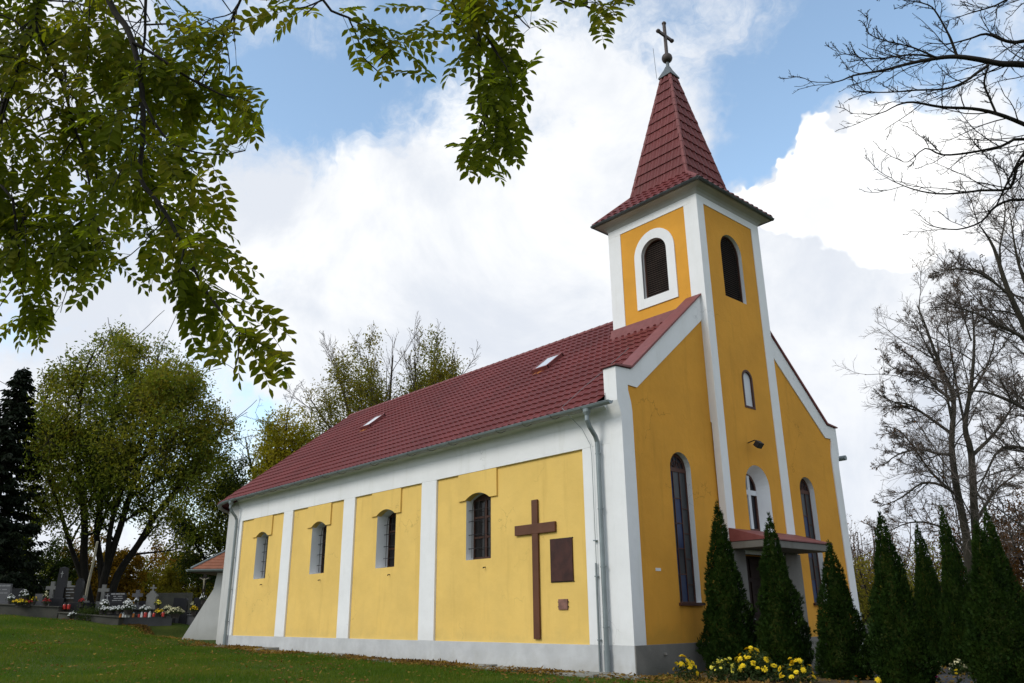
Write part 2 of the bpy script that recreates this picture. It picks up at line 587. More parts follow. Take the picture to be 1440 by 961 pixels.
# ------------------------------------------------------------------ ground
CTRL = np.array([(10.9, -12.9, -.78), (0, -1, -.56), (-3, -1, -.55), (-7.5, -1, -.52), (-13, -1, -.47), (-19, -1, -.40), (-24.6, 1.4, -.30), (-25.8, .4, -.28),
                 (-30.5, -5.4, .82), (-29.5, -3.4, .66), (-28.5, -2.9, .57), (-27.3, -1.5, .33), (-27.8, 1., .46), (-31, -9, 1.0), (-40, -8, 1.0), (-40, 3, .8), (-60, 0, 1.0), (-35, 20, .5),
                 (-8, -9, -.45), (0, -8, -.62), (5, -8, -.7), (-16, -8, -.08), (-22, -6, .25), (-4, -4, -.56), (-12, -4, -.42),
                 (1, 1, -.56), (1, 5, -.56), (1, 9, -.56), (3, 3, -.56), (5, 2, -.56), (5, 6, -.56), (7, 2, -.57), (8, -1, -.6), (3, 12, -.52), (-6, 22, -.45), (10, 15, -.5), (8, 6, -.55), (-15, 15, -.4),
                 (-10, 5, -.5), (-19, 5, -.4), (-80, 60, 1), (60, 60, -.5), (60, -60, -1), (-60, -60, 1.2), (-20, 60, -.2), (20, 40, -.45)])


def hgt(x, y):
    x, y = np.asarray(x, float), np.asarray(y, float)
    d2 = (x[..., None] - CTRL[:, 0]) ** 2 + (y[..., None] - CTRL[:, 1]) ** 2
    w = 1 / (d2 + .8) ** 1.7
    z = (w * CTRL[:, 2]).sum(-1) / w.sum(-1)
    return z


def h1(x, y):
    return float(hgt(np.array(x), np.array(y)))


ax_ = np.concatenate([[-2500, -1200, -600, -300, -160, -100, -75], np.arange(-60, 30.1, .6), [36, 46, 60, 90, 160, 300, 700, 1500, 2500]])
ay_ = np.concatenate([[-2500, -1200, -600, -300, -160, -100, -60, -40, -28], np.arange(-22, 45.1, .6), [52, 64, 80, 120, 200, 400, 900, 2500]])
X, Y = np.meshgrid(ax_, ay_, indexing='ij')
Z = hgt(X, Y)
ix = np.arange(X.size).reshape(X.shape)
F = np.stack([ix[:-1, :-1], ix[1:, :-1], ix[1:, 1:], ix[:-1, 1:]], -1).reshape(-1, 4)
o = np_mesh('ground', np.stack([X, Y, Z], -1).reshape(-1, 3), F, M['grass'], smooth=True)
tag(o, 'grassy churchyard ground rising towards the graves', 'ground', kind='structure')


def sheet(name, poly_pts, lift, mat, step=.35):
    """sheet laid on the terrain from a quad of four corners"""
    a, b_, c, d = [np.array(q, float) for q in poly_pts]
    nu = max(2, int(np.linalg.norm(b_ - a) / step) + 1)
    nv = max(2, int(np.linalg.norm(d - a) / step) + 1)
    u = np.linspace(0, 1, nu)[:, None, None]
    v = np.linspace(0, 1, nv)[None, :, None]
    Pq = (a * (1 - u) + b_ * u) * (1 - v) + (d * (1 - u) + c * u) * v
    z = hgt(Pq[..., 0], Pq[..., 1]) + lift
    V = np.concatenate([Pq, z[..., None]], -1).reshape(-1, 3)
    k = np.arange(nu * nv).reshape(nu, nv)
    F = np.stack([k[:-1, :-1], k[1:, :-1], k[1:, 1:], k[:-1, 1:]], -1).reshape(-1, 4)
    return np_mesh(name, V, F, mat, smooth=True)


tag(sheet('path', [(.9, 3.0), (12, -1.2), (13.5, 3.6), (.9, 6.9)], .03, M['asphalt']), 'grey asphalt path between the thuja rows', 'path', kind='structure')
tag(sheet('flower_bed', [(.5, -.4), (12, -5.2), (12, -1.3), (.5, 3.0)], .022, M['soil']), 'leaf strewn soil bed in front of the church', 'soil', kind='structure')
tag(sheet('verge', [(.6, 6.95), (13.5, 3.7), (13.5, 8.5), (.6, 11)], .024, M['soil']), 'leaf strewn verge beyond the path', 'soil', kind='structure')

# concrete apron slabs along the nave
rng = random.Random(4)
mb = MB()
x = .55
while x > -20.5:
    L = rng.uniform(.8, 1.5)
    y1 = -.62 - rng.uniform(0, .16)
    zc = h1(x - L / 2, -.4) + rng.uniform(.015, .05)
    tl = rng.uniform(-.015, .015)
    mb.obox((x - L / 2, (y1 + .03) / 2, zc - .04), (L / 2 - .012, 0, tl), (0, (.03 - y1) / 2, rng.uniform(-.01, .02)), (0, 0, .05))
    x -= L
tag(mb.build('paving', M['apron'], bevel=.01), 'worn concrete slabs along the foot of the church wall', 'paving', kind='structure')

# ------------------------------------------------------------------ church
W = 9.62
XE = -19.40
church = empty('church', (-10, W / 2, -.55), 'yellow and white village church with red metal roof and pointed front tower', 'church')

# nave side wall: recessed yellow field with window openings, white reveals
WINX = [(-17.74, -16.79), (-13.57, -12.62), (-9.62, -8.64), (-5.41, -4.43)]
wz0, wzs, wzt = 1.92, 3.42, 3.56
holes = [seg_arch(a, b_, wz0, wzs, wzt) for a, b_ in WINX]
mb = MB()
mb.prism([(XE, -.02), (-.3, -.02), (-.3, 4.3), (XE, 4.3)], holes, FS, .06, .62, 0, 1)
mb.box((XE, W - .4, -1), (-.36, W, 4.95), 1)
mb.build('nave_wall', [M['yellow'], M['white']], church)
PIL = [(XE, -19.04), (-15.60, -14.92), (-11.52, -10.85), (-7.33, -6.645), (-1.20, -.36)]
for a, b_ in PIL:
    MB().box((a, 0, .0), (b_, .2, 4.1)).build('pilaster', M['white'], church, bevel=.008)
MB().box((XE, 0, 4.1), (-.36, .3, 4.62)).build('frieze', M['white'], church, bevel=.006)
mb = MB()
mb.prism([(.25, 4.62), (0.0, 4.62), (-.02, 4.72), (-.06, 4.84), (-.13, 4.90), (-.13, 4.945), (.25, 4.945)], [], lambda u, v, d: (d, u, v), XE, -.36)
mb.build('cornice', M['white'], church)
MB().box((XE, -.006, -1.1), (.0, .3, 0.0)).build('plinth', M['plinth'], church, bevel=.006)
for a, b_ in WINX:
    dpt = .30 if a > -6 else .47
    m = (a + b_) / 2
    x0, x1 = m - .78, m + .76
    P = [(x0, 3.405), (x0, 4.1), (x1, 4.1), (x1, 3.405)]
    h = (b_ - a) / 2
    P += [(m + h * q, 3.405 + .155 * (1 - q * q)) for q in np.linspace(1, -1, 11)]
    MB().prism(P, [], FS, .012, .2).build('lintel', M['yellow'], church, bevel=.005)
    # window: timber frame, panes, bowed iron grille
    fr = MB()
    out = seg_arch(a - .03, b_ + .03, wz0 - .02, wzs, wzt + .02)
    inn = []
    zm = [wz0 + .05, wz0 + .56, wz0 + 1.06, wz0 + 1.5]
    for i in range(2):
        for j in range(3):
            inn.append([(a + .05 + i * (h), zm[j] + .02), (a + h - .03 + i * h, zm[j] + .02), (a + h - .03 + i * h, zm[j + 1] - .03), (a + .05 + i * h, zm[j + 1] - .03)])
    fr.prism(out, inn, FS, dpt, dpt + .055)
    f = fr.build('window', M['wood'], church)
    MB().prism(seg_arch(a, b_, wz0, wzs, wzt), [], FS, dpt + .025, dpt + .035).build('pane', M['glass'], f)
    g_ = MB()
    gy_ = dpt - .14
    for k in range(4):
        xx = a + .12 + k * (b_ - a - .24) / 3
        g_.tube([(xx, gy_, wz0 + .06), (xx, gy_, wz0 + 1.2), (xx, gy_ + .03, wz0 + 1.42), (xx, gy_ + .06, wz0 + 1.52)], .009, 6)
    for z in (wz0 + .28, wz0 + .62, wz0 + .96, wz0 + 1.24):
        g_.tube([(a - .02, gy_ - .01, z), (a + .1, gy_ - .012, z), (b_ - .1, gy_ - .012, z), (b_ + .02, gy_ - .01, z)], .009, 6)
    g_.build('grille', M['iron'], f)
    MB().tube([(m + .28, .07, wz0 - .2), (m + .28, -.01, wz0 - .21), (m + .29, -.02, wz0 - .23)], .014, 6).build('hook', M['iron'], church)

# rounded apse
mb = MB()
n = 48
ang = np.linspace(-math.pi / 2, -1.5 * math.pi, n)
v = []
for z in (-1.1, 4.9):
    v += [(XE + W / 2 * math.cos(t), W / 2 + W / 2 * math.sin(t), z) for t in ang]
mb.add(v, [(i, i + 1, n + i + 1, n + i) for i in range(n - 1)])
mb.build('apse_wall', M['oldplaster'], church, smooth=True)


def tile_field(mb, mapf, width, v_len, half=None, pitch=.225, row=.36, hw=.042, hs=.026, us=None):
    """pressed metal tiles: waves across, a step at the foot of every course. mapf(u, v, h) -> xyz, v runs up the slope.
    half(v): half width at v (u centred) or None for a full field 0..width"""
    rows = int(math.ceil(v_len / row))
    nu = max(6, int(width / pitch * 7))
    U = np.linspace(0, width, nu) if half is None else np.linspace(-width / 2, width / 2, nu)
    for r in range(rows):
        lo, hi = r * row, min(v_len, (r + 1) * row)
        vs = [(lo, 0.0), (lo, hs + .010), (lo + .05, hs + .008), ((lo + hi) / 2, hs * .55), (hi, .002)]
        P = []
        for k, (vv, hh) in enumerate(vs):
            vv = min(vv, v_len)
            uu = U if half is None else np.clip(U, -half(vv), half(vv))
            ph = uu / pitch * 2 * math.pi
            w = hw * (np.clip(np.cos(ph) * .5 + .5, 0, 1) ** 1.3)
            dv = -.055 * (w / hw) if (k in (0, 1, 2)) else 0 * w
            if r == 0:
                dv = dv * .4
            P.append(mapf(uu, vv + dv, w + hh))
        P = np.stack(P)
        m_ = len(U)
        F = [(i * m_ + j, i * m_ + j + 1, (i + 1) * m_ + j + 1, (i + 1) * m_ + j) for i in range(len(vs) - 1) for j in range(m_ - 1)]
        mb.add(P.reshape(-1, 3), F)


# nave roof
E0 = np.array([0, -.34, 4.93])
RZ = 9.07
sl_v = np.array([0, W / 2 + .34, RZ - 4.93])
sl_len = float(np.linalg.norm(sl_v))
sl_d = sl_v / sl_len
sl_n = np.cross([1, 0, 0], sl_d)
X0, X1 = -19.65, -.33
mb = MB()
tile_field(mb, lambda u, v, h: np.stack([X0 + u, E0[1] + sl_d[1] * v + sl_n[1] * h, E0[2] + sl_d[2] * v + sl_n[2] * h], -1), X1 - X0, sl_len)
# far slope
tile_field(mb, lambda u, v, h: np.stack([X0 + u, W - (E0[1] + sl_d[1] * v + sl_n[1] * h), E0[2] + sl_d[2] * v + sl_n[2] * h], -1), X1 - X0, sl_len, row=.7, pitch=.9)
# conical roof over the apse
RA = W / 2 + .34


def cone(u, v, h):
    th = -math.pi / 2 - u / RA
    r = np.maximum(.02, RA * (1 - v / sl_len) + sl_n[1] * -1 * h * -1 * 0 + h * .62)
    return np.stack([X0 + r * np.cos(th), W / 2 + r * np.sin(th), E0[2] + sl_d[2] * v + h * .78], -1)


tile_field(mb, cone, RA * math.pi, sl_len - .05)
roof = mb.build('nave_roof', M['redtile'], church, smooth=False)
rc = MB()
x = X0 - .1
while x < -2.9:
    rc.tube([(x, W / 2, RZ + .0), (x + .33, W / 2, RZ + .0)], [.085, .10], 10)
    x += .32
rc.build('ridge_cap', M['redflash'], roof, smooth=False)
rl = MB()
for zz, rr in ((.0, .035),):
    pass
# snow of little rooflight windows
for x0, v0 in ((-14.55, 2.63), (-5.15, 2.63)):
    yc0 = 2.52 if x0 < -10 else 2.62
    vv0 = (yc0 - E0[1]) / sl_d[1]
    ex = np.array([1, 0, 0.])
    sd = np.array([0, sl_d[1], sl_d[2]])
    sn = np.array([0, sl_n[1], sl_n[2]])
    c = np.array([x0, 0, 0]) + np.array([0, E0[1], E0[2]]) + sd * (vv0 + .42)
    fr = MB()
    w2, l2 = .29, .41
    lift = sn * .09 + sd * 0
    for sx in (-1, 1):
        fr.obox(c + ex * sx * w2 + lift, ex * .035, sd * l2, sn * .07)
        fr.obox(c + sd * sx * l2 + lift, ex * (w2 + .035), sd * .035, sn * .073)
    fo = fr.build('skylight', M['redflash'], roof)
    MB().obox(c + sn * .135, ex * (w2 - .03), sd * (l2 - .03), sn * .012).build('pane', M['skyglass'], fo)
    MB().obox(c - sd * (l2 + .10) + sn * .045 - ex * .03, ex * .19, sd * .07, sn * .008).build('flashing', M['rustrun'], fo)


def half_gutter(mb, path, r=.075, up=(0, 0, 1), n=9, th=.012):
    """half-round gutter along a path, open to the sky, rolled front edge"""
    path = np.asarray(path, float)
    d = np.gradient(path, axis=0)
    d /= np.linalg.norm(d, axis=1, keepdims=True)
    a = np.cross(d, up)
    a /= np.linalg.norm(a, axis=1, keepdims=True)
    prof = [(r * math.cos(t), -r * math.sin(t)) for t in np.linspace(0, math.pi, n)]
    prof += [((r - th) * math.cos(t), -(r - th) * math.sin(t)) for t in np.linspace(math.pi, 0, n)]
    k, m_ = len(path), len(prof)
    V = [path[i] + a[i] * q[0] + np.array(up) * q[1] for i in range(k) for q in prof]
    F = [(i * m_ + j, i * m_ + (j + 1) % m_, (i + 1) * m_ + (j + 1) % m_, (i + 1) * m_ + j) for i in range(k - 1) for j in range(m_)]
    F += [tuple(range(n))[::-1], tuple((k - 1) * m_ + j for j in range(n))]
    mb.add(V, F)
    mb.tube(path + a * r, .014, 6)
    mb.tube(path - a * r, .010, 6)


gut = MB()
path = [(x, -.40, 4.905) for x in np.linspace(.06, XE, 40)] + [(XE + (RA + .06) * math.cos(t), W / 2 + (RA + .06) * math.sin(t), 4.905) for t in np.linspace(-math.pi / 2 - .05, -1.5 * math.pi, 40)]
half_gutter(gut, path)
g0 = gut.build('gutter', M['zinc'], church, smooth=False)
for x in np.arange(-18.8, -.5, .95):
    br = MB().tube([(x, -.12, 4.93), (x, -.30, 4.835), (x, -.40, 4.822), (x, -.485, 4.87), (x, -.485, 4.93)], .008, 5)
    br.build('bracket', M['darkzinc'], g0)


def downpipe(x, ztop, zbot, name='downpipe'):
    dp = MB()
    dp.lathe((x, -.40, 4.70), [(.055, 0), (.085, .08), (.09, .14), (.06, .15)], 14)
    dp.tube([(x, -.40, 4.74), (x, -.40, 4.60), (x, -.33, 4.46), (x, -.16, 4.28), (x, -.105, 4.16), (x, -.10, 4.0)], .052, 12)
    dp.tube([(x, -.10, 4.02), (x, -.10, zbot + .42)], .052, 12)
    dp.tube([(x, -.10, zbot + .46), (x, -.10, zbot + .06)], .064, 12)
    for z in np.linspace(zbot + .9, 3.9, 4):
        dp.tube([(x, -.10, z - .015), (x, -.10, z + .015)], .060, 12)
        dp.obox((x - .03, -.04, z), (.008, 0, 0), (0, .05, 0), (0, 0, .012))
        dp.obox((x + .06, -.10, z), (.02, 0, 0), (0, .012, 0), (0, 0, .012))
    o = dp.build(name, M['zinc'], church, smooth=False)
    return o


downpipe(-.64, 4.7, -.55)
downpipe(-19.33, 4.7, -.42)
# lightning conductor: wire from the roof down the corner, rod in a guard at the foot
lc = MB()
lc.tube([(-1.38, -.42, 5.02), (-1.25, -.45, 4.90), (-1.02, -.16, 4.5), (-.90, -.05, 4.15), (-.87, -.05, 3.9), (-.87, -.05, 1.6)], .007, 5)
lc.tube([(-1.38, -.40, 5.04), (-1.30, .25, 5.60), (-1.22, .9, 6.12), (-1.15, 1.8, 6.87)], .006, 5)
lc.tube([(-.88, -.05, 1.62), (-.89, -.05, -.5)], .022, 8)
for z in (2.08, 1.35, .1):
    lc.box((-.915, -.075, z - .012), (-.845, .0, z + .012))
lc.build('lightning_conductor', M['zinc'], church)

# ---- front gable
gab = MB()
LW = arch(1.61, 2.377, .816, 3.71, 4.095)
RW = arch(W - 2.377, W - 1.61, .816, 3.71, 4.095)
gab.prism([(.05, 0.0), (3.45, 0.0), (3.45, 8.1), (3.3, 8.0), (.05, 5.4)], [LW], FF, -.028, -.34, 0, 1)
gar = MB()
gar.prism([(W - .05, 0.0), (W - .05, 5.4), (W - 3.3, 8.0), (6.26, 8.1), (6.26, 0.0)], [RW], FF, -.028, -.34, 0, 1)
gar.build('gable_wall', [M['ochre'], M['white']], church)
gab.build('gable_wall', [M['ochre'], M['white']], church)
half_poly = [(0, 0), (0, 4.62), (-.02, 4.72), (-.06, 4.86), (-.11, 4.98), (-.115, 5.74), (.40, 5.765), (3.356, 8.31), (3.356, 7.66), (.585, 5.375), (.275, 5.385), (.268, 5.28), (.30, 5.16), (.345, 5.02), (.374, 4.80), (.374, 0)]
for s_ in (0, 1):
    P = [((W - y) if s_ else y, z) for y, z in half_poly]
    MB().prism(P, [], FF, .0, -.36).build('gable_frame', M['white'], church, bevel=.006)
    cp = [(-.17, 5.755), (.41, 5.785), (3.35, 8.325), (3.35, 8.375), (.39, 5.835), (-.17, 5.785)]
    MB().prism([((W - y) if s_ else y, z) for y, z in cp], [], FF, .05, -.42).build('coping', M['redflash'], church, bevel=.004)
for a, b_ in ((.004, 3.36), (6.36, W + .004)):
    MB().box((-.30, a, -1.1), (.022, b_, 0.006)).build('front_plinth', M['roughcast'], church, bevel=.006)
MB().tube([(.02, .89, -.18), (.07, .89, -.18), (.075, .89, -.2)], .035, 10).build('spout', M['concrete'], church)
MB().box((-.03, .85, 1.445), (-.018, 1.02, 1.505)).build('wall_plate', M['plate'], church)
MB().tube([(-.6, W + .40, 4.9), (.05, W + .40, 4.9)], .075, 10).build('gutter', M['zinc'], church)


def tall_window(y0, y1, name='tall_window'):
    fr = MB()
    out = arch(y0 - .02, y1 + .02, .80, 3.71, 4.11)
    m = (y0 + y1) / 2
    zz = [.84, 1.40, 1.95, 2.50, 3.05, 3.68]
    inn, cells = [], []
    cw = (y1 - y0 - .06) / 3
    for i in range(3):
        a, b_ = y0 + .03 + i * cw + .008, y0 + .03 + (i + 1) * cw - .008
        sh = (0, .02, -.20)[i]
        for j in range(5):
            c0 = zz[j] + (sh if j else 0)
            c1 = zz[j + 1] + (sh if j < 4 else 0) - .02
            inn.append([(a, c0), (b_, c0), (b_, c1), (a, c1)])
            cells.append((i, j, a, b_, c0, c1))
    head = [(m + .30 * math.cos(t), 3.72 + .30 * math.sin(t)) for t in np.linspace(.12, math.pi - .12, 11)]
    inn.append(head)
    fr.prism(out, inn, FF, -.165, -.215)
    f = fr.build(name, M['trimbrown'], church)
    gl = MB()
    for i, j, a, b_, c0, c1 in cells:
        k = 1 if (i == 1 and j in (0, 2, 3)) or (i == 0 and j in (1, 4)) else (2 if (i == 1 and j == 1) else 0)
        gl.box((-.192, a - .005, c0 - .005), (-.186, b_ + .005, c1 + .005), k)
    gl.prism([(m + .305 * math.cos(t), 3.715 + .305 * math.sin(t)) for t in np.linspace(.1, math.pi - .1, 11)], [], FF, -.186, -.192, 2)
    gl.build('pane', [M['greyglass'], M['blueglass'], M['darkglass']], f)
    for t in (.8, 1.57, 2.3):
        pass
    ld = MB()
    for t in np.linspace(.6, 2.54, 4):
        ld.tube([(-.172, m, 3.74), (-.172, m + .29 * math.cos(t), 3.74 + .29 * math.sin(t))], .010, 5)
    ld.tube([(-.172, m + .17 * math.cos(t), 3.74 + .17 * math.sin(t)) for t in np.linspace(0, math.pi, 9)], .010, 5)
    ld.build('lead_line', M['trimbrown'], f)
    MB().prism([(y0 - .05, .755), (y1 + .05, .755), (y1 + .05, .815), (y0 - .05, .815)], [], FF, .035, -.25).build('sill', M['trimbrown'], f, bevel=.006)


tall_window(1.61, 2.377)
tall_window(W - 2.377, W - 1.61)

# ---- tower
TX0, TX1, TY0, TY1, TZ = -2.953, .178, 3.356, 6.352, 11.30
tcx, tcy = (TX0 + TX1) / 2, (TY0 + TY1) / 2
tower = empty('tower', (0, 0, 0))
bpy.data.objects.remove(tower)
fp = MB()
niche = arch(4.322, 5.399, 2.456, 3.545, 4.083, 18)
slit = arch(4.693, 5.121, 5.581, 6.34, 6.555)
bel = arch(4.312, 5.31, 8.53, 9.947, 10.446, 18)
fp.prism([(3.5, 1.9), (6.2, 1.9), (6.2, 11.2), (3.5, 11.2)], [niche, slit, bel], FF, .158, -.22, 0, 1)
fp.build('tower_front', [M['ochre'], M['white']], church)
MB().prism([(TY0, 1.9), (TY1, 1.9), (TY1, TZ), (TY0, TZ)], [[(3.655, 2.0), (5.965, 2.0), (5.965, 11.02), (3.655, 11.02)]], FF, TX1, .0).build('tower_frame', M['white'], church, bevel=.006)
sb = arch(-1.785, -.925, 8.765, 10.03, 10.454, 18)
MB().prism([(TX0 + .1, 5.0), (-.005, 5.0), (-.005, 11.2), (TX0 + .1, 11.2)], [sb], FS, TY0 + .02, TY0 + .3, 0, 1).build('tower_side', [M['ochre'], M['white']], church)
tf = MB()
tf.box((TX0, TY0, 5), (-2.504, TY0 + .31, 11.02)).box((-.256, TY0, 5), (0, TY0 + .31, 11.02)).box((TX0, TY0, 11.02), (0, TY0 + .31, TZ))
tf.build('tower_frame', M['white'], church, bevel=.006)
MB().box((TX0, TY1 - .3, 5), (0, TY1, TZ)).box((TX0, TY0 + .31, 5), (TX0 + .25, TY1 - .3, TZ)).build('tower_wall', M['white'], church)
MB().prism(arch(-2.03, -.655, 8.50, 10.03, 10.735, 20), [sb], FS, TY0 - .012, TY0 + .05).build('window_surround', M['white'], church, bevel=.004)


def louvre(mk, u0, u1, z0, z1, lay):
    """belfry opening closed with slats over a dark backing; mk maps (u, z, d)"""
    f = MB()
    f.prism(arch(u0 - .02, u1 + .02, z0 - .02, lay, z1 + .02, 18), [arch(u0 + .035, u1 - .035, z0 + .035, lay, z1 - .035, 18)], mk, .10, .16)
    fo = f.build('louvre_window', M['trimbrown'], church)
    bk = MB()
    bk.prism(arch(u0, u1, z0, lay, z1, 18), [], mk, .19, .20)
    bk.build('backing', M['void'], fo)
    sl_ = MB()
    z = z0 + .05
    m, h = (u0 + u1) / 2, (u1 - u0) / 2
    while z < z1 - .05:
        hw = h if z < lay else h * math.sqrt(max(0, 1 - ((z - lay) / (z1 - lay)) ** 2))
        if hw > .06:
            q = [mk(m - hw, z - .02, .115), mk(m + hw, z - .02, .115), mk(m + hw, z + .032, .17), mk(m - hw, z + .032, .17)]
            q2 = [mk(m - hw, z - .032, .118), mk(m + hw, z - .032, .118), mk(m + hw, z + .02, .173), mk(m - hw, z + .02, .173)]
            sl_.add(q + q2, [(0, 1, 2, 3), (7, 6, 5, 4), (0, 4, 5, 1), (1, 5, 6, 2), (2, 6, 7, 3), (3, 7, 4, 0)])
        z += .062
    s_ = sl_.build('slats', M['slat'], fo)


louvre(lambda u, v, d: (.158 - d, u, v), 4.312, 5.31, 8.53, 10.446, 9.947)
louvre(lambda u, v, d: (u, TY0 + .02 + d, v), -1.785, -.925, 8.765, 10.454, 10.03)
# small blind window
f = MB().prism(arch(4.665, 5.149, 5.555, 6.34, 6.59), [arch(4.72, 5.095, 5.61, 6.33, 6.53)], FF, .172, .10).build('small_window', M['trimbrown'], church)
MB().prism(arch(4.70, 5.11, 5.59, 6.34, 6.54), [], FF, .12, .09).build('pane', M['shutter'], f)
# niche window with white cross mullion
mN = 4.86
rv = MB()
o1, o2 = arch(4.322, 5.399, 2.457, 3.545, 4.083, 18), arch(4.50, 5.22, 2.50, 3.545, 3.90, 18)
k = len(o1)
rv.add([FF(*q, .157) for q in o1] + [FF(*q, -.15) for q in o2], [(i, (i + 1) % k, k + (i + 1) % k, k + i) for i in range(k)])
rv.build('niche_reveal', M['white'], church)
f = MB().prism(arch(4.48, 5.24, 2.48, 3.545, 3.92, 18), [arch(4.55, 5.17, 2.56, 3.545, 3.85, 18)], FF, -.13, -.19).build('cross_window', M['trimbrown'], church)
MB().prism(arch(4.52, 5.20, 2.52, 3.545, 3.88, 18), [], FF, -.165, -.175).build('pane', M['darkglass'], f)
MB().box((-.14, mN - .055, 2.55), (-.10, mN + .055, 3.86)).box((-.138, 4.54, 3.38), (-.098, mN - .055, 3.50)).box((-.138, mN + .055, 3.38), (-.098, 5.18, 3.50)).build('cross_mullion', M['shutter'], f)
MB().prism([(4.28, 2.40), (5.44, 2.40), (5.44, 2.455), (4.28, 2.455)], [], FF, .19, -.16).build('sill', M['trimbrown'], f)

# tower cornice (hollow cove), gutter, flared foot and steep spire
hx, hy = (TX1 - TX0) / 2, (TY1 - TY0) / 2
cv = MB()
prof = [(-.02, 11.20), (.01, 11.24), (.035, 11.30), (.09, 11.36), (.20, 11.40), (.27, 11.41), (.27, 11.45), (-.1, 11.45)]
V = []
for ofs, z in prof:
    V += [(tcx - hx - ofs, tcy - hy - ofs, z), (tcx + hx + ofs, tcy - hy - ofs, z), (tcx + hx + ofs, tcy + hy + ofs, z), (tcx - hx - ofs, tcy + hy + ofs, z)]
cv.add(V, [(i * 4 + j, i * 4 + (j + 1) % 4, (i + 1) * 4 + (j + 1) % 4, (i + 1) * 4 + j) for i in range(len(prof) - 1) for j in range(4)])
cv.build('tower_cornice', surf('grey_cove_plaster', (.42, .42, .40), .9, .08, 1.5, .2, 50), church)
tg = MB()
go = .315
cs = [(tcx - hx - go, tcy - hy - go), (tcx + hx + go, tcy - hy - go), (tcx + hx + go, tcy + hy + go), (tcx - hx - go, tcy + hy + go)]
for i in range(4):
    a, b_ = np.array(cs[i]), np.array(cs[(i + 1) % 4])
    d = (b_ - a) / np.linalg.norm(b_ - a)
    pa, pb = a - d * .03, b_ + d * .03
    half_gutter(tg, [(*(pa * (1 - q) + pb * q), 11.455) for q in (0, .5, 1)], .052)
tg.build('tower_gutter', M['darkzinc'], church)

sp = MB()
Z0_, Z1_, Z2_ = 11.47, 12.30, 16.62
S0x, S0y, S1, S2 = hx + .31, hy + .31, 1.0, .135
for k in range(4):
    c, s_ = [(1, 0), (0, 1), (-1, 0), (0, -1)][k]
    # outward direction (c, s_), along direction (-s_, c)
    for (za, zb, oa, ob_, ha, hb) in ((Z0_, Z1_, S0x if c else S0y, S1, S0y if c else S0x, S1), (Z1_, Z2_, S1, S2, S1, S2)):
        L = math.hypot(zb - za, oa - ob_)
        nrm = ((zb - za) / L, (oa - ob_) / L)

        def mf(u, v, h, za=za, zb=zb, oa=oa, ob_=ob_, L=L, nrm=nrm, c=c, s_=s_):
            q = v / L
            o_ = oa + (ob_ - oa) * q + nrm[0] * h
            z = za + (zb - za) * q + nrm[1] * h
            return np.stack([tcx + c * o_ - s_ * u, tcy + s_ * o_ + c * u, z], -1)

        tile_field(sp, mf, 2 * ha, L, half=lambda v, ha=ha, hb=hb, L=L: max(.02, ha + (hb - ha) * min(1, max(0, v / L))), row=.37, pitch=.24, hw=.048, hs=.026)
spire = sp.build('spire', M['redtile'], church)
hp = MB()
for sx in (-1, 1):
    for sy in (-1, 1):
        hp.tube([(tcx + sx * (S0x + .0), tcy + sy * (S0y + .0), Z0_ + .01), (tcx + sx * S1, tcy + sy * S1, Z1_ + .02)], [.06, .06], 8)
        k = 14
        for i in range(k):
            q0, q1 = i / k, (i + 1.06) / k
            q1 = min(q1, 1)
            a = [tcx + sx * (S1 + (S2 - S1) * q0), tcy + sy * (S1 + (S2 - S1) * q0), Z1_ + (Z2_ - Z1_) * q0]
            b_ = [tcx + sx * (S1 + (S2 - S1) * q1), tcy + sy * (S1 + (S2 - S1) * q1), Z1_ + (Z2_ - Z1_) * q1]
            hp.tube([a, b_], [.066, .058], 8)
hp.build('hip_cap', M['redflash'], spire)
fn = MB()
q = 4
V = []
for r, z in ((.24, 16.52), (.235, 16.56), (.10, 16.85), (.055, 16.98)):
    V += [(tcx - r, tcy - r, z), (tcx + r, tcy - r, z), (tcx + r, tcy + r, z), (tcx - r, tcy + r, z)]
fn.add(V, [(i * 4 + j, i * 4 + (j + 1) % 4, (i + 1) * 4 + (j + 1) % 4, (i + 1) * 4 + j) for i in range(3) for j in range(4)] + [(12, 13, 14, 15), (3, 2, 1, 0)])
fn.lathe((tcx, tcy, 16.9), [(.06, 0), (.05, .25)], 12)
fn.build('spire_cap', M['darkzinc'], church)
MB().lathe((tcx, tcy, 17.30), [(.17 * math.sin(t) + .001, -.17 * math.cos(t)) for t in np.linspace(0, math.pi, 13)], 20).build('ball', M['copper'], church, smooth=True)
cr = MB()
cr.box((tcx - .035, tcy - .05, 17.45), (tcx + .035, tcy + .05, 18.66)).box((tcx - .033, tcy - .35, 18.12), (tcx + .033, tcy - .05, 18.22)).box((tcx - .033, tcy + .05, 18.12), (tcx + .033, tcy + .35, 18.22))
for a, b_ in (((0, -.35), 18.17), ((0, .35), 18.17), ((0, 0), 18.66)):
    cr.lathe((tcx, tcy + a[1], b_ - .07), [(.03, 0), (.075, .05), (.075, .09), (.03, .14)], 8)
cr.build('spire_cross', M['copper'], church, bevel=.004)
MB().tube([(tcx - .3, tcy - .22, 16.6), (tcx - .32, tcy - .25, 17.75)], .007, 5).build('lightning_rod', M['darkzinc'], church)
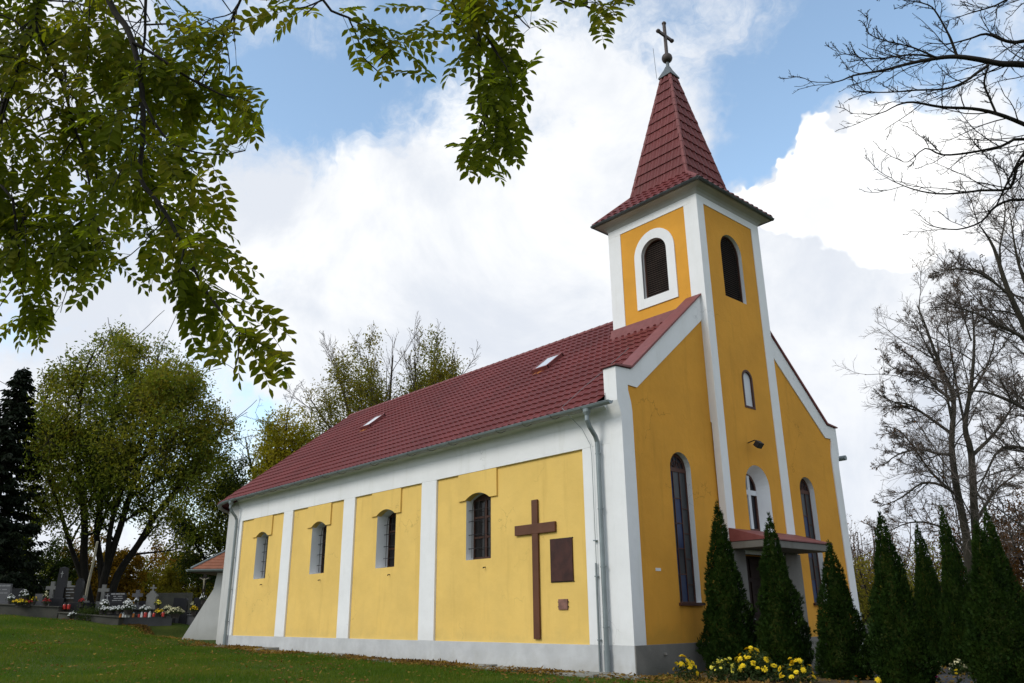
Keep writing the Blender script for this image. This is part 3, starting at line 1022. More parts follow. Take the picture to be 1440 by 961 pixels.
# flashing where the roof meets the tower
tv = MB()
zr = lambda y: E0[2] + (y - E0[1]) * sl_d[2] / sl_d[1]
tv.add([(TX0 - .06, TY0 - .10, zr(TY0 - .1) + .06), (-.33, TY0 - .10, zr(TY0 - .1) + .06), (-.33, TY0 - .014, zr(TY0) + .28), (TX0 - .06, TY0 - .014, zr(TY0) + .28),
        (TX0 - .06, TY0 - .10, zr(TY0 - .1) - .1), (-.33, TY0 - .10, zr(TY0 - .1) - .1), (-.33, TY0 + .01, zr(TY0) + .27), (TX0 - .06, TY0 + .01, zr(TY0) + .27)],
       [(0, 1, 2, 3), (0, 4, 5, 1), (3, 2, 6, 7), (0, 3, 7, 4), (1, 5, 6, 2)])
tv.build('roof_flashing', M['redflash'], church)

# ---- entrance: roughcast piers, recessed door, concrete canopy with red sheet
for a, b_ in ((TY0 + .002, 3.90), (5.67, TY1 + .03)):
    MB().box((-.3, a, -1), (.225, b_, 1.975)).build('door_pier', M['roughcast'], church, bevel=.01)
dr = MB()
dr.box((-.36, 3.90, -1), (-.30, 5.67, 1.97))
M['doorwood'] = surf('old_dark_door_wood', (.022, .011, .008), .7, .2, 3.0, .3, 30)
door = dr.build('door', M['doorwood'], church)
dp_ = MB()
for y0 in (3.98, 4.82):
    for z0, z1 in ((-.3, .45), (.55, 1.3), (1.4, 1.85)):
        dp_.prism([(y0, z0), (y0 + .74, z0), (y0 + .74, z1), (y0, z1)], [[(y0 + .1, z0 + .1), (y0 + .64, z0 + .1), (y0 + .64, z1 - .1), (y0 + .1, z1 - .1)]], FF, -.27, -.30)
dp_.build('door_panel', M['doorwood'], door)
MB().tube([(-.27, 4.74, .45), (-.22, 4.74, .45), (-.22, 4.62, .45)], .012, 6).build('handle', M['zinc'], door)
can = MB().box((.18, 3.385, 1.985), (1.10, 6.32, 2.145)).build('canopy', M['concrete'], church, bevel=.012)
MB().prism([(.182, 2.46), (.20, 2.46), (1.13, 2.185), (1.13, 2.150), (.182, 2.150)], [], lambda u, v, d: (u, d, v), 3.365, 6.35).build('canopy_sheet', M['redflash'], can, bevel=.004)
MB().box((-.3, 3.2, -1.0), (1.5, 6.5, -.38)).box((-.3, 3.5, -.38), (1.1, 6.2, -.22)).build('doorstep', M['concrete'], church, bevel=.015)

# ---- things fixed to the walls
cz = MB()
cz.box((-2.90, -.0, .09), (-2.70, .052, 3.15)).box((-3.49, -.004, 2.37), (-2.13, .056, 2.60))
tag(cz.build('wooden_cross', M['crosswood'], bevel=.01), 'tall plain brown wooden cross fixed to the yellow side wall', 'cross')
tb = MB()
tb.box((-2.33, .025, 1.29), (-1.64, .058, 2.20))
tb2 = empty('memorial_plaque', (-1.98, .05, 1.29), 'dark rust brown rectangular metal plate beside the wooden cross', 'plaque')
tb.build('plate', M['rust'], tb2, bevel=.006)
for z in (1.275, 2.20):
    MB().box((-2.345, .04, z), (-1.625, .0585, z + .015)).build('rim', M['iron'], tb2)
sp_ = empty('stone_tablet', (-1.97, .05, .7), 'small square reddish tablet low on the yellow wall under the dark plate', 'plaque')
MB().box((-2.12, .03, .70), (-1.84, .058, .92)).build('tablet', M['marble'], sp_, bevel=.005)
for x in (-2.13, -1.83):
    for z in (.76, .86):
        MB().lathe((x, .045, z - .01), [(.014, 0), (.014, .02)], 8).build('stud', M['iron'], sp_)
fl = empty('floodlight', (.16, 4.64, 4.5), 'small black floodlight on a bracket above the arched cross window', 'lamp')
MB().tube([(.15, 4.62, 4.62), (.36, 4.62, 4.66), (.42, 4.62, 4.60)], .014, 6).build('bracket', M['iron'], fl)
hd = MB()
hd.obox((.44, 4.64, 4.54), (.055, 0, -.05), (0, .10, 0), (.05, 0, .055))
hd.build('housing', M['iron'], fl, bevel=.008)
MB().obox((.492, 4.64, 4.492), (.004, 0, -.004), (0, .085, 0), (.04, 0, .044)).build('lens', M['greyglass'], fl)

# ---- sacristy behind the apse: battered grey wall, small orange tiled roof
A = at(246, 900, 34)
B = at(306, 899, 34)
B[2] = A[2] = -.45
ex = (B - A) / np.linalg.norm(B - A)
ey = np.array([-ex[1], ex[0], 0])
if ey @ cF < 0:
    ey = -ey
sac = empty('sacristy', tuple(A), 'low grey annex with sloping buttress wall and orange tiled roof behind the church', 'annex')
Wd = 5.0
T = lambda u, v, d: tuple(A + ex * u + ey * d + np.array([0, 0, v]))
MB().prism([(-.12, -.5), (Wd, -.5), (Wd, 2.95), (1.52, 2.95), (1.42, 2.25), (1.05, 1.6)], [], T, 0, 3.2).build('wall', M['oldplaster'], sac, bevel=.02)
rf = MB()
E1, EZ, RZ2 = .42, 3.08, 4.55
cols_ = [(.55 - .05, -.45), (Wd + .4, -.45), (Wd + .4, 3.6), (.55 - .05, 3.6)]
ridge = [(2.4, 1.6), (Wd - 1.0, 1.6)]
def slope(p0, p1, q0, q1):
    """tiled slope between eave p0-p1 and ridge q0-q1"""
    p0, p1, q0, q1 = [np.array(T(a[0], z, a[1])) for a, z in ((p0, EZ), (p1, EZ), (q0, RZ2), (q1, RZ2))]
    nr = 11
    for r in range(nr):
        a, b_ = r / nr, (r + 1.1) / nr
        a0, a1 = p0 + (q0 - p0) * a, p1 + (q1 - p1) * a
        b0, b1 = p0 + (q0 - p0) * min(b_, 1), p1 + (q1 - p1) * min(b_, 1)
        up = np.array([0, 0, .035])
        rf.add([a0, a1, a1 + up, a0 + up, b1 + up * .2, b0 + up * .2], [(0, 1, 2, 3), (3, 2, 4, 5)])
slope(cols_[0], cols_[1], ridge[0], ridge[1])
slope(cols_[3], cols_[0], ridge[0], ridge[0])
slope(cols_[1], cols_[2], ridge[1], ridge[1])
slope(cols_[2], cols_[3], ridge[1], ridge[0])
ro = rf.build('roof', M['orangetile'], sac)
hc_ = MB()
hc_.tube([T(cols_[0][0], EZ + .03, cols_[0][1]), T(ridge[0][0], RZ2 + .03, ridge[0][1]), T(ridge[1][0], RZ2 + .03, ridge[1][1])], .055, 8)
hc_.build('hip_cap', M['zinc'], ro)
sg = MB()
half_gutter(sg, [T(.42, EZ - .03, -.52), T(2.5, EZ - .03, -.52), T(Wd + .4, EZ - .03, -.52)], .085)
half_gutter(sg, [T(.42, EZ - .03, 3.6), T(.42, EZ - .03, 1.5), T(.42, EZ - .03, -.55)], .085)
sg.build('gutter', M['zinc'], sac)
MB().prism([(.5, 2.94), (Wd + .3, 2.94), (Wd + .3, 3.06), (.5, 3.06)], [], T, -.40, 3.5).build('soffit', M['wood'], sac)
#@@PART2
# ------------------------------------------------------------------ trees
def unit(v):
    return v / (np.linalg.norm(v) + 1e-9)


def wander(rs, p, d, L, n, wig, grav):
    pts = [np.array(p, float)]
    d = unit(np.array(d, float))
    for i in range(n):
        d = unit(d + rs.normal(0, wig, 3) + np.array([0, 0, grav]))
        pts.append(pts[-1] + d * L / n)
    return np.array(pts)


def spawn(rs, pts, rad, lvl, spec, out, tips):
    """children along a branch, then their children"""
    if lvl >= len(spec):
        return
    s = spec[lvl]
    seg = np.linalg.norm(np.diff(pts, axis=0), axis=1)
    cum = np.concatenate([[0], np.cumsum(seg)])
    tot = cum[-1]
    n = max(1, int(round(s['n'] * rs.uniform(.75, 1.25))))
    for i in range(n):
        t = s.get('t0', .25) + (1 - s.get('t0', .25)) * (i + rs.uniform(.1, .9)) / n
        k = min(len(seg) - 1, int(np.searchsorted(cum, t * tot)) - 1)
        k = max(k, 0)
        q = (t * tot - cum[k]) / (seg[k] + 1e-9)
        p = pts[k] * (1 - q) + pts[k + 1] * q
        r = (rad[k] * (1 - q) + rad[k + 1] * q)
        d0 = unit(pts[k + 1] - pts[k])
        side = unit(np.cross(d0, rs.normal(0, 1, 3)))
        a = R(rs.uniform(*s['ang']))
        d = d0 * math.cos(a) + side * math.sin(a)
        d[2] += s.get('lift', 0)
        L = (s['L'] if s.get('abs') else s['L'] * tot) * (1 - s.get('taper', .5) * t) * rs.uniform(.7, 1.25)
        nseg = s.get('seg', 4)
        P = wander(rs, p, d, L, nseg, s.get('wig', .12), s.get('grav', .02))
        r0 = min(r * .75, s.get('rmax', 9))
        r0 = max(r0 * s.get('rk', .7), s['rmin'])
        rr = np.linspace(r0, s['rmin'] * .7, len(P))
        out.append((P, rr, lvl + 1))
        if lvl == len(spec) - 1 or s.get('tips'):
            tips.append(P)
        spawn(rs, P, rr, lvl + 1, spec, out, tips)


def tubes(name, brs, sides, mat, parent):
    Vs, Fs, k = [], [], 0
    for P, r, lvl in brs:
        n = sides[min(lvl, len(sides) - 1)]
        Vs.append(tube_rings(P, np.asarray(r, float), n))
        m = len(P)
        i = np.arange(m - 1)[:, None] * n
        j = np.arange(n)[None, :]
        j2 = (j + 1) % n
        Fs.append(np.stack([i + j, i + j2, i + n + j2, i + n + j], -1).reshape(-1, 4) + k)
        k += m * n
    return np_mesh(name, np.concatenate(Vs), np.concatenate(Fs), mat, parent, smooth=True)


def leaf_quads(P, A, S, L, Wd, fold=.25, rs=None):
    """folded leaves: base P, axis A, side S, arrays; two quads each"""
    Nn = np.cross(A, S)
    Nn /= np.linalg.norm(Nn, axis=1, keepdims=True) + 1e-9
    L = L[:, None]
    Wd = Wd[:, None]
    b = P
    t = P + A * L - Nn * L * .10
    l1 = P + A * L * .33 + S * Wd * .5 + Nn * Wd * fold
    l2 = P + A * L * .70 + S * Wd * .40 + Nn * Wd * fold * .6
    r1 = P + A * L * .33 - S * Wd * .5 + Nn * Wd * fold
    r2 = P + A * L * .70 - S * Wd * .40 + Nn * Wd * fold * .6
    V = np.stack([b, l1, l2, t, r2, r1], 1).reshape(-1, 3)
    k = np.arange(len(P))[:, None] * 6
    F = np.stack([k + np.array([0, 3, 2, 1]), k + np.array([0, 5, 4, 3])], 1).reshape(-1, 4)
    return V, F


def rand_dirs(rs, n, down=0.0):
    v = rs.normal(0, 1, (n, 3))
    v[:, 2] -= down
    return v / np.linalg.norm(v, axis=1, keepdims=True)


def scatter_leaves(rs, tips, per, size, spread, down=.5, aspect=.42):
    P = []
    for T_ in tips:
        k = rs.poisson(per)
        if k:
            t = rs.uniform(.1, 1, k) * (len(T_) - 1)
            i = np.minimum(t.astype(int), len(T_) - 2)
            q = (t - i)[:, None]
            P.append(T_[i] * (1 - q) + T_[i + 1] * q + rs.normal(0, spread, (k, 3)))
    P = np.concatenate(P)
    n = len(P)
    A = rand_dirs(rs, n, down)
    S = np.cross(A, rs.normal(0, 1, (n, 3)))
    S /= np.linalg.norm(S, axis=1, keepdims=True)
    L = rs.uniform(.7, 1.3, n) * size
    return leaf_quads(P, A, S, L, L * aspect)


def px_line(pts, D, r0, r1):
    """limb through photo pixels at depth D (number or list)"""
    n = len(pts)
    Ds = np.linspace(D[0], D[1], n) if isinstance(D, (tuple, list)) else np.full(n, D, float)
    P = np.array([at(q[0], q[1], d) for q, d in zip(pts, Ds)])
    # resample smoothly
    m = max(4, 3 * (n - 1) + 1)
    t = np.linspace(0, n - 1, m)
    i = np.minimum(t.astype(int), n - 2)
    q = t - i
    Pm = np.concatenate([[2 * P[0] - P[1]], P, [2 * P[-1] - P[-2]]])
    out = []
    for a, b_ in zip(i, q):
        p0, p1, p2, p3 = Pm[a], Pm[a + 1], Pm[a + 2], Pm[a + 3]
        out.append(.5 * (2 * p1 + (p2 - p0) * b_ + (2 * p0 - 5 * p1 + 4 * p2 - p3) * b_ ** 2 + (3 * p1 - p0 - 3 * p2 + p3) * b_ ** 3))
    return np.array(out), np.linspace(r0, r1, m)


def make_tree(name, stems, spec, seed, label, cat='tree', bark='bark', twig=None, leaf=None, group=None, sides=(8, 6, 5, 4, 3), leaf_parts=None, fills=(), prune=None):
    rs = np.random.default_rng(seed)
    brs, tips = [], []
    for P, r in stems:
        brs.append((P, r, 0))
        spawn(rs, P, r, 0, spec, brs, tips)
    if prune:
        brs = [b_ for b_ in brs if b_[2] < 2 or prune(b_[0][-1])]
    fill_tips = []
    if fills:
        allp = np.concatenate([b_[0] for b_ in brs])
        for f in fills:
            c = at(*f['c'])
            v = rand_dirs(rs, f['n']) * rs.uniform(.12, 1, (f['n'], 1)) ** .45
            lump = 1 + .13 * np.sin(v[:, :1] * 5 + seed) + .13 * np.sin(v[:, 2:] * 6 + v[:, 1:2] * 5)
            Q = c + (v[:, :1] * f['r'][0] * r0 + v[:, 1:2] * f['r'][1] * np.array([-r0[1], r0[0], 0]) + v[:, 2:] * np.array([0, 0, f['r'][2]])) * lump
            tp = []
            for q in Q:
                p = allp[np.argmin(((allp - q - [0, 0, -.5]) ** 2).sum(1))]
                m1 = p + (q - p) * .4 + rs.normal(0, .08, 3) + [0, 0, .08]
                P = np.array([p, m1, p + (q - p) * .75 + rs.normal(0, .06, 3), q])
                if np.linalg.norm(q - p) < 3.2 and (not f.get('test') or f['test'](q)):
                    brs.append((P, np.array([.016, .012, .010, .007]), 4))
                    tp.append(P[1:] if np.linalg.norm(q - p) < 1.2 else P[2:])
            fill_tips.append((f, tp))
    base = stems[0][0][0].copy()
    gz = h1(base[0], base[1])
    root = empty(name, (base[0], base[1], min(base[2], gz)), label, cat, group)
    if twig:
        tubes('trunk', [b_ for b_ in brs if b_[2] <= 1], sides, M[bark], root)
        tubes('crown', [b_ for b_ in brs if b_[2] > 1], sides, M[twig], root)
    else:
        tubes('trunk', brs, sides, M[bark], root)
    for lp in (leaf_parts or []):
        tp = tips if lp.get('keep', 1) >= 1 else [t_ for t_ in tips if rs.random() < lp['keep']]
        if lp.get('test'):
            tp = [t_ for t_ in tp if lp['test'](t_[-1])]
        V, F = scatter_leaves(rs, tp, lp['per'], lp['size'], lp['spread'], lp.get('down', .5), lp.get('aspect', .42))
        np_mesh(lp.get('name', 'foliage'), V, F, M[lp['mat']], root)
    for f, tp in fill_tips:
        V, F = scatter_leaves(rs, tp, f['per'], f['size'], f.get('spread', .3), .5, .42)
        np_mesh('foliage', V, F, M[f['mat']], root)
    return root


GZ = lambda px, py, D: at(px, py, D)

def within(poly):
    return lambda p: inside(tuple(float(q) for q in to_px(p)[:2]), [poly])


T1C = within([(20, 800), (28, 700), (40, 600), (70, 520), (112, 478), (160, 464), (212, 472), (262, 505), (298, 560), (332, 598), (330, 660), (306, 690), (312, 745), (250, 775), (150, 745), (60, 800)])
T2C = within([(418, 640), (430, 560), (470, 500), (520, 470), (560, 450), (615, 468), (655, 515), (668, 560), (660, 640)])
T3C = within([(352, 700), (362, 620), (385, 580), (412, 566), (440, 590), (470, 640), (470, 720)])
# big multi-stemmed locust on the left, in front of the graves' far hedge
D1 = 47
st = [px_line([(128, 858), (118, 800), (119, 735), (112, 670), (110, 600), (118, 530), (135, 490)], D1, .27, .04),
      px_line([(138, 858), (150, 800), (168, 745), (185, 690), (203, 640), (232, 580), (262, 540)], D1, .26, .04),
      px_line([(146, 856), (141, 790), (136, 740), (152, 660), (158, 590), (165, 520), (178, 480)], (D1, D1 + 2), .22, .04),
      px_line([(152, 858), (165, 810), (195, 765), (222, 720), (262, 672), (300, 620), (318, 590)], (D1, D1 + 1), .26, .04),
      px_line([(125, 840), (100, 770), (82, 710), (62, 650), (58, 590), (72, 540)], (D1, D1 - 1), .16, .03),
      px_line([(150, 800), (158, 730), (190, 640), (215, 570), (222, 500)], (D1, D1 - 2), .18, .03)]
LOC = [dict(n=12, t0=.24, L=.33, ang=(25, 60), seg=5, wig=.10, grav=.04, rmin=.022, rmax=.12, taper=.45),
       dict(n=8, t0=.2, L=.52, ang=(25, 65), seg=4, wig=.14, grav=.02, rmin=.014, rmax=.05),
       dict(n=5, t0=.2, L=.55, ang=(25, 70), seg=3, wig=.18, grav=-.02, rmin=.009, rmax=.03)]
make_tree('locust_tree', st, LOC, 11, 'large many stemmed green tree with airy crown standing over the graves', bark='darkbark',
          leaf_parts=[dict(per=13, size=.19, spread=.30, mat='acacialeaf', aspect=.42, test=T1C), dict(name='yellow_foliage', per=9, size=.2, spread=.3, mat='yellowleaf', keep=.45, test=lambda p: to_px(p)[1] < 640 and T1C(p))],
          fills=[dict(c=(180, 612, 47), r=(6.3, 5.2, 5.6), n=1200, per=19, size=.19, mat='acacialeaf', spread=.32, test=T1C), dict(c=(85, 660, 46), r=(2.8, 3, 3.6), n=260, per=24, size=.19, mat='acacialeaf', spread=.32, test=T1C),
                 dict(c=(265, 560, 47), r=(3.0, 3, 3.2), n=260, per=22, size=.18, mat='yellowleaf', spread=.32, test=T1C)], prune=T1C)

# dark spruce at the left edge
sb_ = at(-38, 880, 41)
sb_[2] = h1(sb_[0], sb_[1])
root = empty('spruce_tree', tuple(sb_), 'dark spruce cut by the left edge of the view', 'tree')
rs = np.random.default_rng(5)
H = 13.4
brs = [(np.array([sb_ + [0, 0, z] for z in np.linspace(-.3, H, 8)]), np.linspace(.24, .02, 8), 0)]
Pn, An = [], []
for i in range(330):
    z = 1.2 + (H - 1.3) * (i / 330) ** .9
    L = (1 - z / H) ** .75 * 3.1 * rs.uniform(.7, 1.1) + .15
    a = rs.uniform(0, 2 * math.pi)
    d = np.array([math.cos(a), math.sin(a), 0])
    t_ = np.linspace(0, 1, 6)[:, None]
    P = sb_ + [0, 0, z] + d * L * t_ + np.array([0, 0, 1]) * (-.28 * L * t_ + .16 * L * t_ ** 2.5)
    brs.append((P, np.linspace(.03, .008, 6), 2))
    k = int(26 * L) + 6
    u = rs.uniform(.12, 1, k)[:, None]
    idx = np.minimum((u[:, 0] * 5).astype(int), 4)
    q = u * 5 - idx[:, None]
    B_ = P[idx] * (1 - q) + P[idx + 1] * q + rs.normal(0, .05, (k, 3))
    sd = np.cross(d, [0, 0, 1])
    Ad = d * rs.uniform(.2, .7, (k, 1)) + sd * rs.choice([-1, 1], (k, 1)) * rs.uniform(.3, .8, (k, 1)) + np.array([0, 0, -1]) * rs.uniform(.2, .9, (k, 1))
    Pn.append(B_)
    An.append(Ad / np.linalg.norm(Ad, axis=1, keepdims=True))
Pn, An = np.concatenate(Pn), np.concatenate(An)
Sn = np.cross(An, rs.normal(0, 1, An.shape))
Sn /= np.linalg.norm(Sn, axis=1, keepdims=True)
Ln = rs.uniform(.2, .42, len(Pn))
V, F = leaf_quads(Pn, An, Sn, Ln, Ln * .36)
tubes('trunk', brs, (8, 5, 4), M['darkbark'], root)
np_mesh('crown', V, F, M['spruce'], root)

# half bare tree behind the nave roof
D2 = 62
st = [px_line([(548, 890), (545, 760), (543, 640), (548, 560), (553, 500)], D2, .34, .03),
      px_line([(546, 800), (520, 690), (492, 590), (472, 510)], D2, .22, .03),
      px_line([(546, 780), (575, 680), (602, 580), (612, 490)], (D2, D2 + 2), .22, .03),
      px_line([(545, 760), (505, 660), (455, 590), (436, 560)], D2, .18, .03),
      px_line([(546, 740), (590, 640), (635, 560), (652, 520)], D2, .18, .03),
      px_line([(545, 700), (530, 600), (515, 500)], (D2, D2 - 2), .16, .03),
      px_line([(546, 700), (580, 600), (584, 530), (582, 500)], (D2, D2 - 2), .16, .03)]
UP = [dict(n=10, t0=.35, L=.34, ang=(12, 38), seg=5, wig=.06, grav=.07, rmin=.020, rmax=.10, taper=.4),
      dict(n=8, t0=.15, L=.5, ang=(15, 40), seg=4, wig=.08, grav=.05, rmin=.014, rmax=.05),
      dict(n=4, t0=.2, L=.5, ang=(15, 50), seg=3, wig=.10, grav=.04, rmin=.010, rmax=.03)]


def not_bare(p):
    px, py, w = to_px(p)
    return not (528 < px + (py - 500) * .1 < 592 and py < 545)


make_tree('half_bare_tree', st, UP, 12, 'half bare olive leaved tree rising behind the middle of the nave roof', bark='twig',
          leaf_parts=[dict(per=10, size=.20, spread=.34, mat='oliveleaf', test=lambda p: not_bare(p) and T2C(p))],
          fills=[dict(c=(492, 575, 62), r=(3.2, 3, 4.6), n=330, per=20, size=.2, mat='oliveleaf', spread=.35, test=T2C), dict(c=(608, 560, 62), r=(2.6, 3, 3.6), n=260, per=20, size=.2, mat='oliveleaf', spread=.35, test=T2C), dict(c=(545, 610, 61), r=(4, 3, 4), n=260, per=16, size=.2, mat='oliveleaf', spread=.35, test=T2C)])
# yellow green tree behind the apse end of the roof
D3 = 56
st = [px_line([(395, 890), (395, 760), (398, 660), (404, 585)], D3, .25, .03), px_line([(395, 820), (375, 720), (352, 650), (345, 615)], D3, .16, .03),
      px_line([(396, 800), (425, 700), (452, 640), (470, 620)], D3, .16, .03)]
make_tree('tree', st, [dict(n=9, t0=.3, L=.34, ang=(25, 55), seg=5, wig=.1, grav=.05, rmin=.02, rmax=.1), dict(n=8, t0=.2, L=.5, ang=(25, 60), seg=4, wig=.14, grav=.02, rmin=.012), dict(n=4, t0=.2, L=.5, ang=(25, 70), seg=3, wig=.16, rmin=.009)], 13,
          'yellow green leafy tree behind the far end of the nave roof', bark='darkbark', leaf_parts=[dict(per=16, size=.2, spread=.34, mat='goldgreen', test=T3C)],
          fills=[dict(c=(398, 660, 56), r=(2.9, 3, 4.2), n=700, per=24, size=.2, mat='goldgreen', spread=.34, test=T3C)])
# darker tree just left of the apse with bare lower twigs
D4 = 52
st = [px_line([(322, 880), (312, 800), (305, 740), (316, 700), (326, 665)], D4, .2, .03), px_line([(318, 850), (290, 790), (268, 755), (256, 725)], D4, .14, .02), px_line([(316, 830), (330, 760), (340, 725), (346, 690)], D4, .14, .02)]
make_tree('dark_tree', st, [dict(n=10, t0=.15, L=.36, ang=(30, 70), seg=5, wig=.13, grav=.0, rmin=.018, rmax=.09), dict(n=8, t0=.2, L=.5, ang=(25, 65), seg=4, wig=.16, rmin=.012), dict(n=4, t0=.2, L=.5, ang=(25, 70), seg=3, wig=.18, rmin=.009)], 14,
          'dark green tree between the locust and the apse wall', bark='darkbark', leaf_parts=[dict(per=12, size=.19, spread=.3, mat='darkleaf')],
          fills=[dict(c=(312, 715, 52), r=(1.9, 2.4, 2.6), n=280, per=22, size=.19, mat='acacialeaf', spread=.32)])


def bush(px, py, D, w, h, mat, seed, label, per=9, size=.15, bark='darkbark', name='bush', dens=1.0, group=None):
    rs = np.random.default_rng(seed)
    b_ = at(px, py, D)
    b_[2] = h1(b_[0], b_[1]) - .1
    stems = []
    for i in range(int(7 * dens) + 2):
        a = rs.uniform(0, 2 * math.pi)
        lean = rs.uniform(.1, .75)
        d = np.array([math.cos(a) * lean * w / h, math.sin(a) * lean * w / h, 1.0])
        P = wander(rs, b_ + np.array([math.cos(a), math.sin(a), 0]) * .12 * w * rs.random(), d, h * rs.uniform(.6, .95), 6, .09, .0)
        stems.append((P, np.linspace(.05, .012, len(P)) * (h / 3) ** .6))
    sp = [dict(n=9, t0=.08, L=.42, ang=(30, 70), seg=4, wig=.14, grav=.0, rmin=.010, taper=.5), dict(n=7, t0=.15, L=.55, ang=(25, 70), seg=3, wig=.18, rmin=.007)]
    return make_tree(name, stems, sp, seed, label, 'bush' if name == 'bush' else 'tree', bark=bark, group=group, sides=(5, 4, 3, 3), leaf_parts=[dict(per=per, size=size, spread=.16, mat=mat)] if per else [])


bush(45, 848, 50, 6.0, 6.2, 'darkleaf', 21, 'dark green bush behind the headstones at the left edge', per=22, size=.2)
bush(95, 846, 56, 4.0, 5.0, 'acacialeaf', 22, 'low green bush between the black obelisk and the locust trunks', per=20, size=.2)
bush(165, 850, 54, 5.2, 5.6, 'goldleaf', 23, 'golden autumn bush behind the locust trunks', per=20, size=.2)
bush(205, 850, 58, 5.0, 5.2, 'yellowleaf', 24, 'yellowing bush behind the pale stone stele', per=18, size=.2)
bush(245, 852, 60, 5.0, 4.6, 'brownleaf', 25, 'thin brownish bush left of the annex roof', per=7, size=.16)
bush(278, 852, 56, 5.2, 5.0, 'yellowleaf', 26, 'bright yellow green bush beside the annex under its eaves', per=20, size=.2)
bush(226, 842, 66, 5.0, 6.5, 'brownleaf', 27, 'almost bare thicket rising behind the cemetery wall', per=2, size=.15, bark='twig')
bush(75, 835, 70, 6, 7, 'brownleaf', 28, 'bare grey thicket far behind the black obelisk', per=1.5, size=.15, bark='twig')
bush(10, 850, 60, 7.0, 5.5, 'acacialeaf', 29, 'green bush at the far left behind the grey headstone', per=16, size=.2)

# ---- right hand bare trees
D5 = 38
b0 = at(1378, 905, D5)
st = [px_line([(1382, 915), (1366, 820), (1358, 750), (1346, 690), (1338, 625), (1341, 560), (1322, 515), (1300, 455), (1290, 430)], D5, .25, .025),
      px_line([(1388, 912), (1378, 810), (1371, 735), (1366, 640), (1357, 600), (1366, 540), (1370, 480), (1366, 420)], D5, .25, .025)]
st += [px_line(q, D5, r * .72, .016) for q, r in [([(1350, 700), (1325, 683), (1296, 680), (1268, 700), (1240, 712)], .12), ([(1341, 640), (1318, 638), (1292, 632), (1262, 640), (1242, 655)], .12),
                                           ([(1338, 610), (1310, 590), (1280, 570), (1255, 565), (1240, 555)], .11), ([(1341, 565), (1312, 540), (1285, 505), (1262, 490)], .10),
                                           ([(1368, 640), (1398, 610), (1425, 570), (1450, 530)], .13), ([(1372, 735), (1400, 690), (1440, 660)], .12), ([(1362, 560), (1390, 510), (1405, 450)], .1),
                                           ([(1356, 770), (1320, 740), (1280, 735), (1245, 750)], .09), ([(1338, 590), (1325, 530), (1300, 480), (1283, 450)], .09), ([(1349, 700), (1310, 665), (1270, 610), (1245, 600)], .1), ([(1330, 540), (1295, 525), (1262, 520), (1245, 510)], .07), ([(1366, 480), (1350, 430), (1345, 400)], .06), ([(1357, 600), (1345, 540), (1335, 480), (1330, 430)], .09)]]
BARE = [dict(n=12, t0=.16, L=.38, ang=(25, 60), seg=6, wig=.12, grav=.035, rmin=.015, rmax=.05, taper=.45),
        dict(n=9, t0=.10, L=.50, ang=(25, 65), seg=5, wig=.15, grav=.03, rmin=.010, rmax=.024),
        dict(n=8, t0=.10, L=.52, ang=(25, 60), seg=4, wig=.16, grav=.03, rmin=.007, rmax=.013),
        dict(n=2.4, t0=.1, L=.75, ang=(22, 55), seg=3, wig=.16, grav=.02, rmin=.0045, rmax=.008)]
make_tree('bare_tree', st, BARE, 31, 'bare twin trunked tree behind the thujas at the right', bark='bark', twig='twig', sides=(8, 5, 4, 3, 3),
          leaf_parts=[dict(per=.035, size=.13, spread=.05, mat='brownleaf')])
D6 = 26
st = [px_line([(1560, 930), (1520, 700), (1490, 590), (1450, 480), (1418, 410), (1398, 350), (1380, 320)], D6, .20, .02), px_line([(1508, 660), (1460, 590), (1410, 560), (1370, 550), (1335, 560)], D6, .085, .012),
      px_line([(1485, 590), (1455, 440), (1432, 370), (1420, 300)], D6, .10, .014), px_line([(1515, 700), (1460, 640), (1410, 630), (1385, 670), (1372, 700)], D6, .08, .012), px_line([(1450, 480), (1410, 460), (1370, 440), (1330, 430)], D6, .065, .012),
      px_line([(1420, 415), (1380, 385), (1345, 378), (1315, 385)], D6, .05, .01)]
make_tree('bare_tree', st, BARE, 32, 'bare tree leaning in from the right edge beyond the thujas', bark='bark', twig='twig', sides=(8, 5, 4, 3, 3))
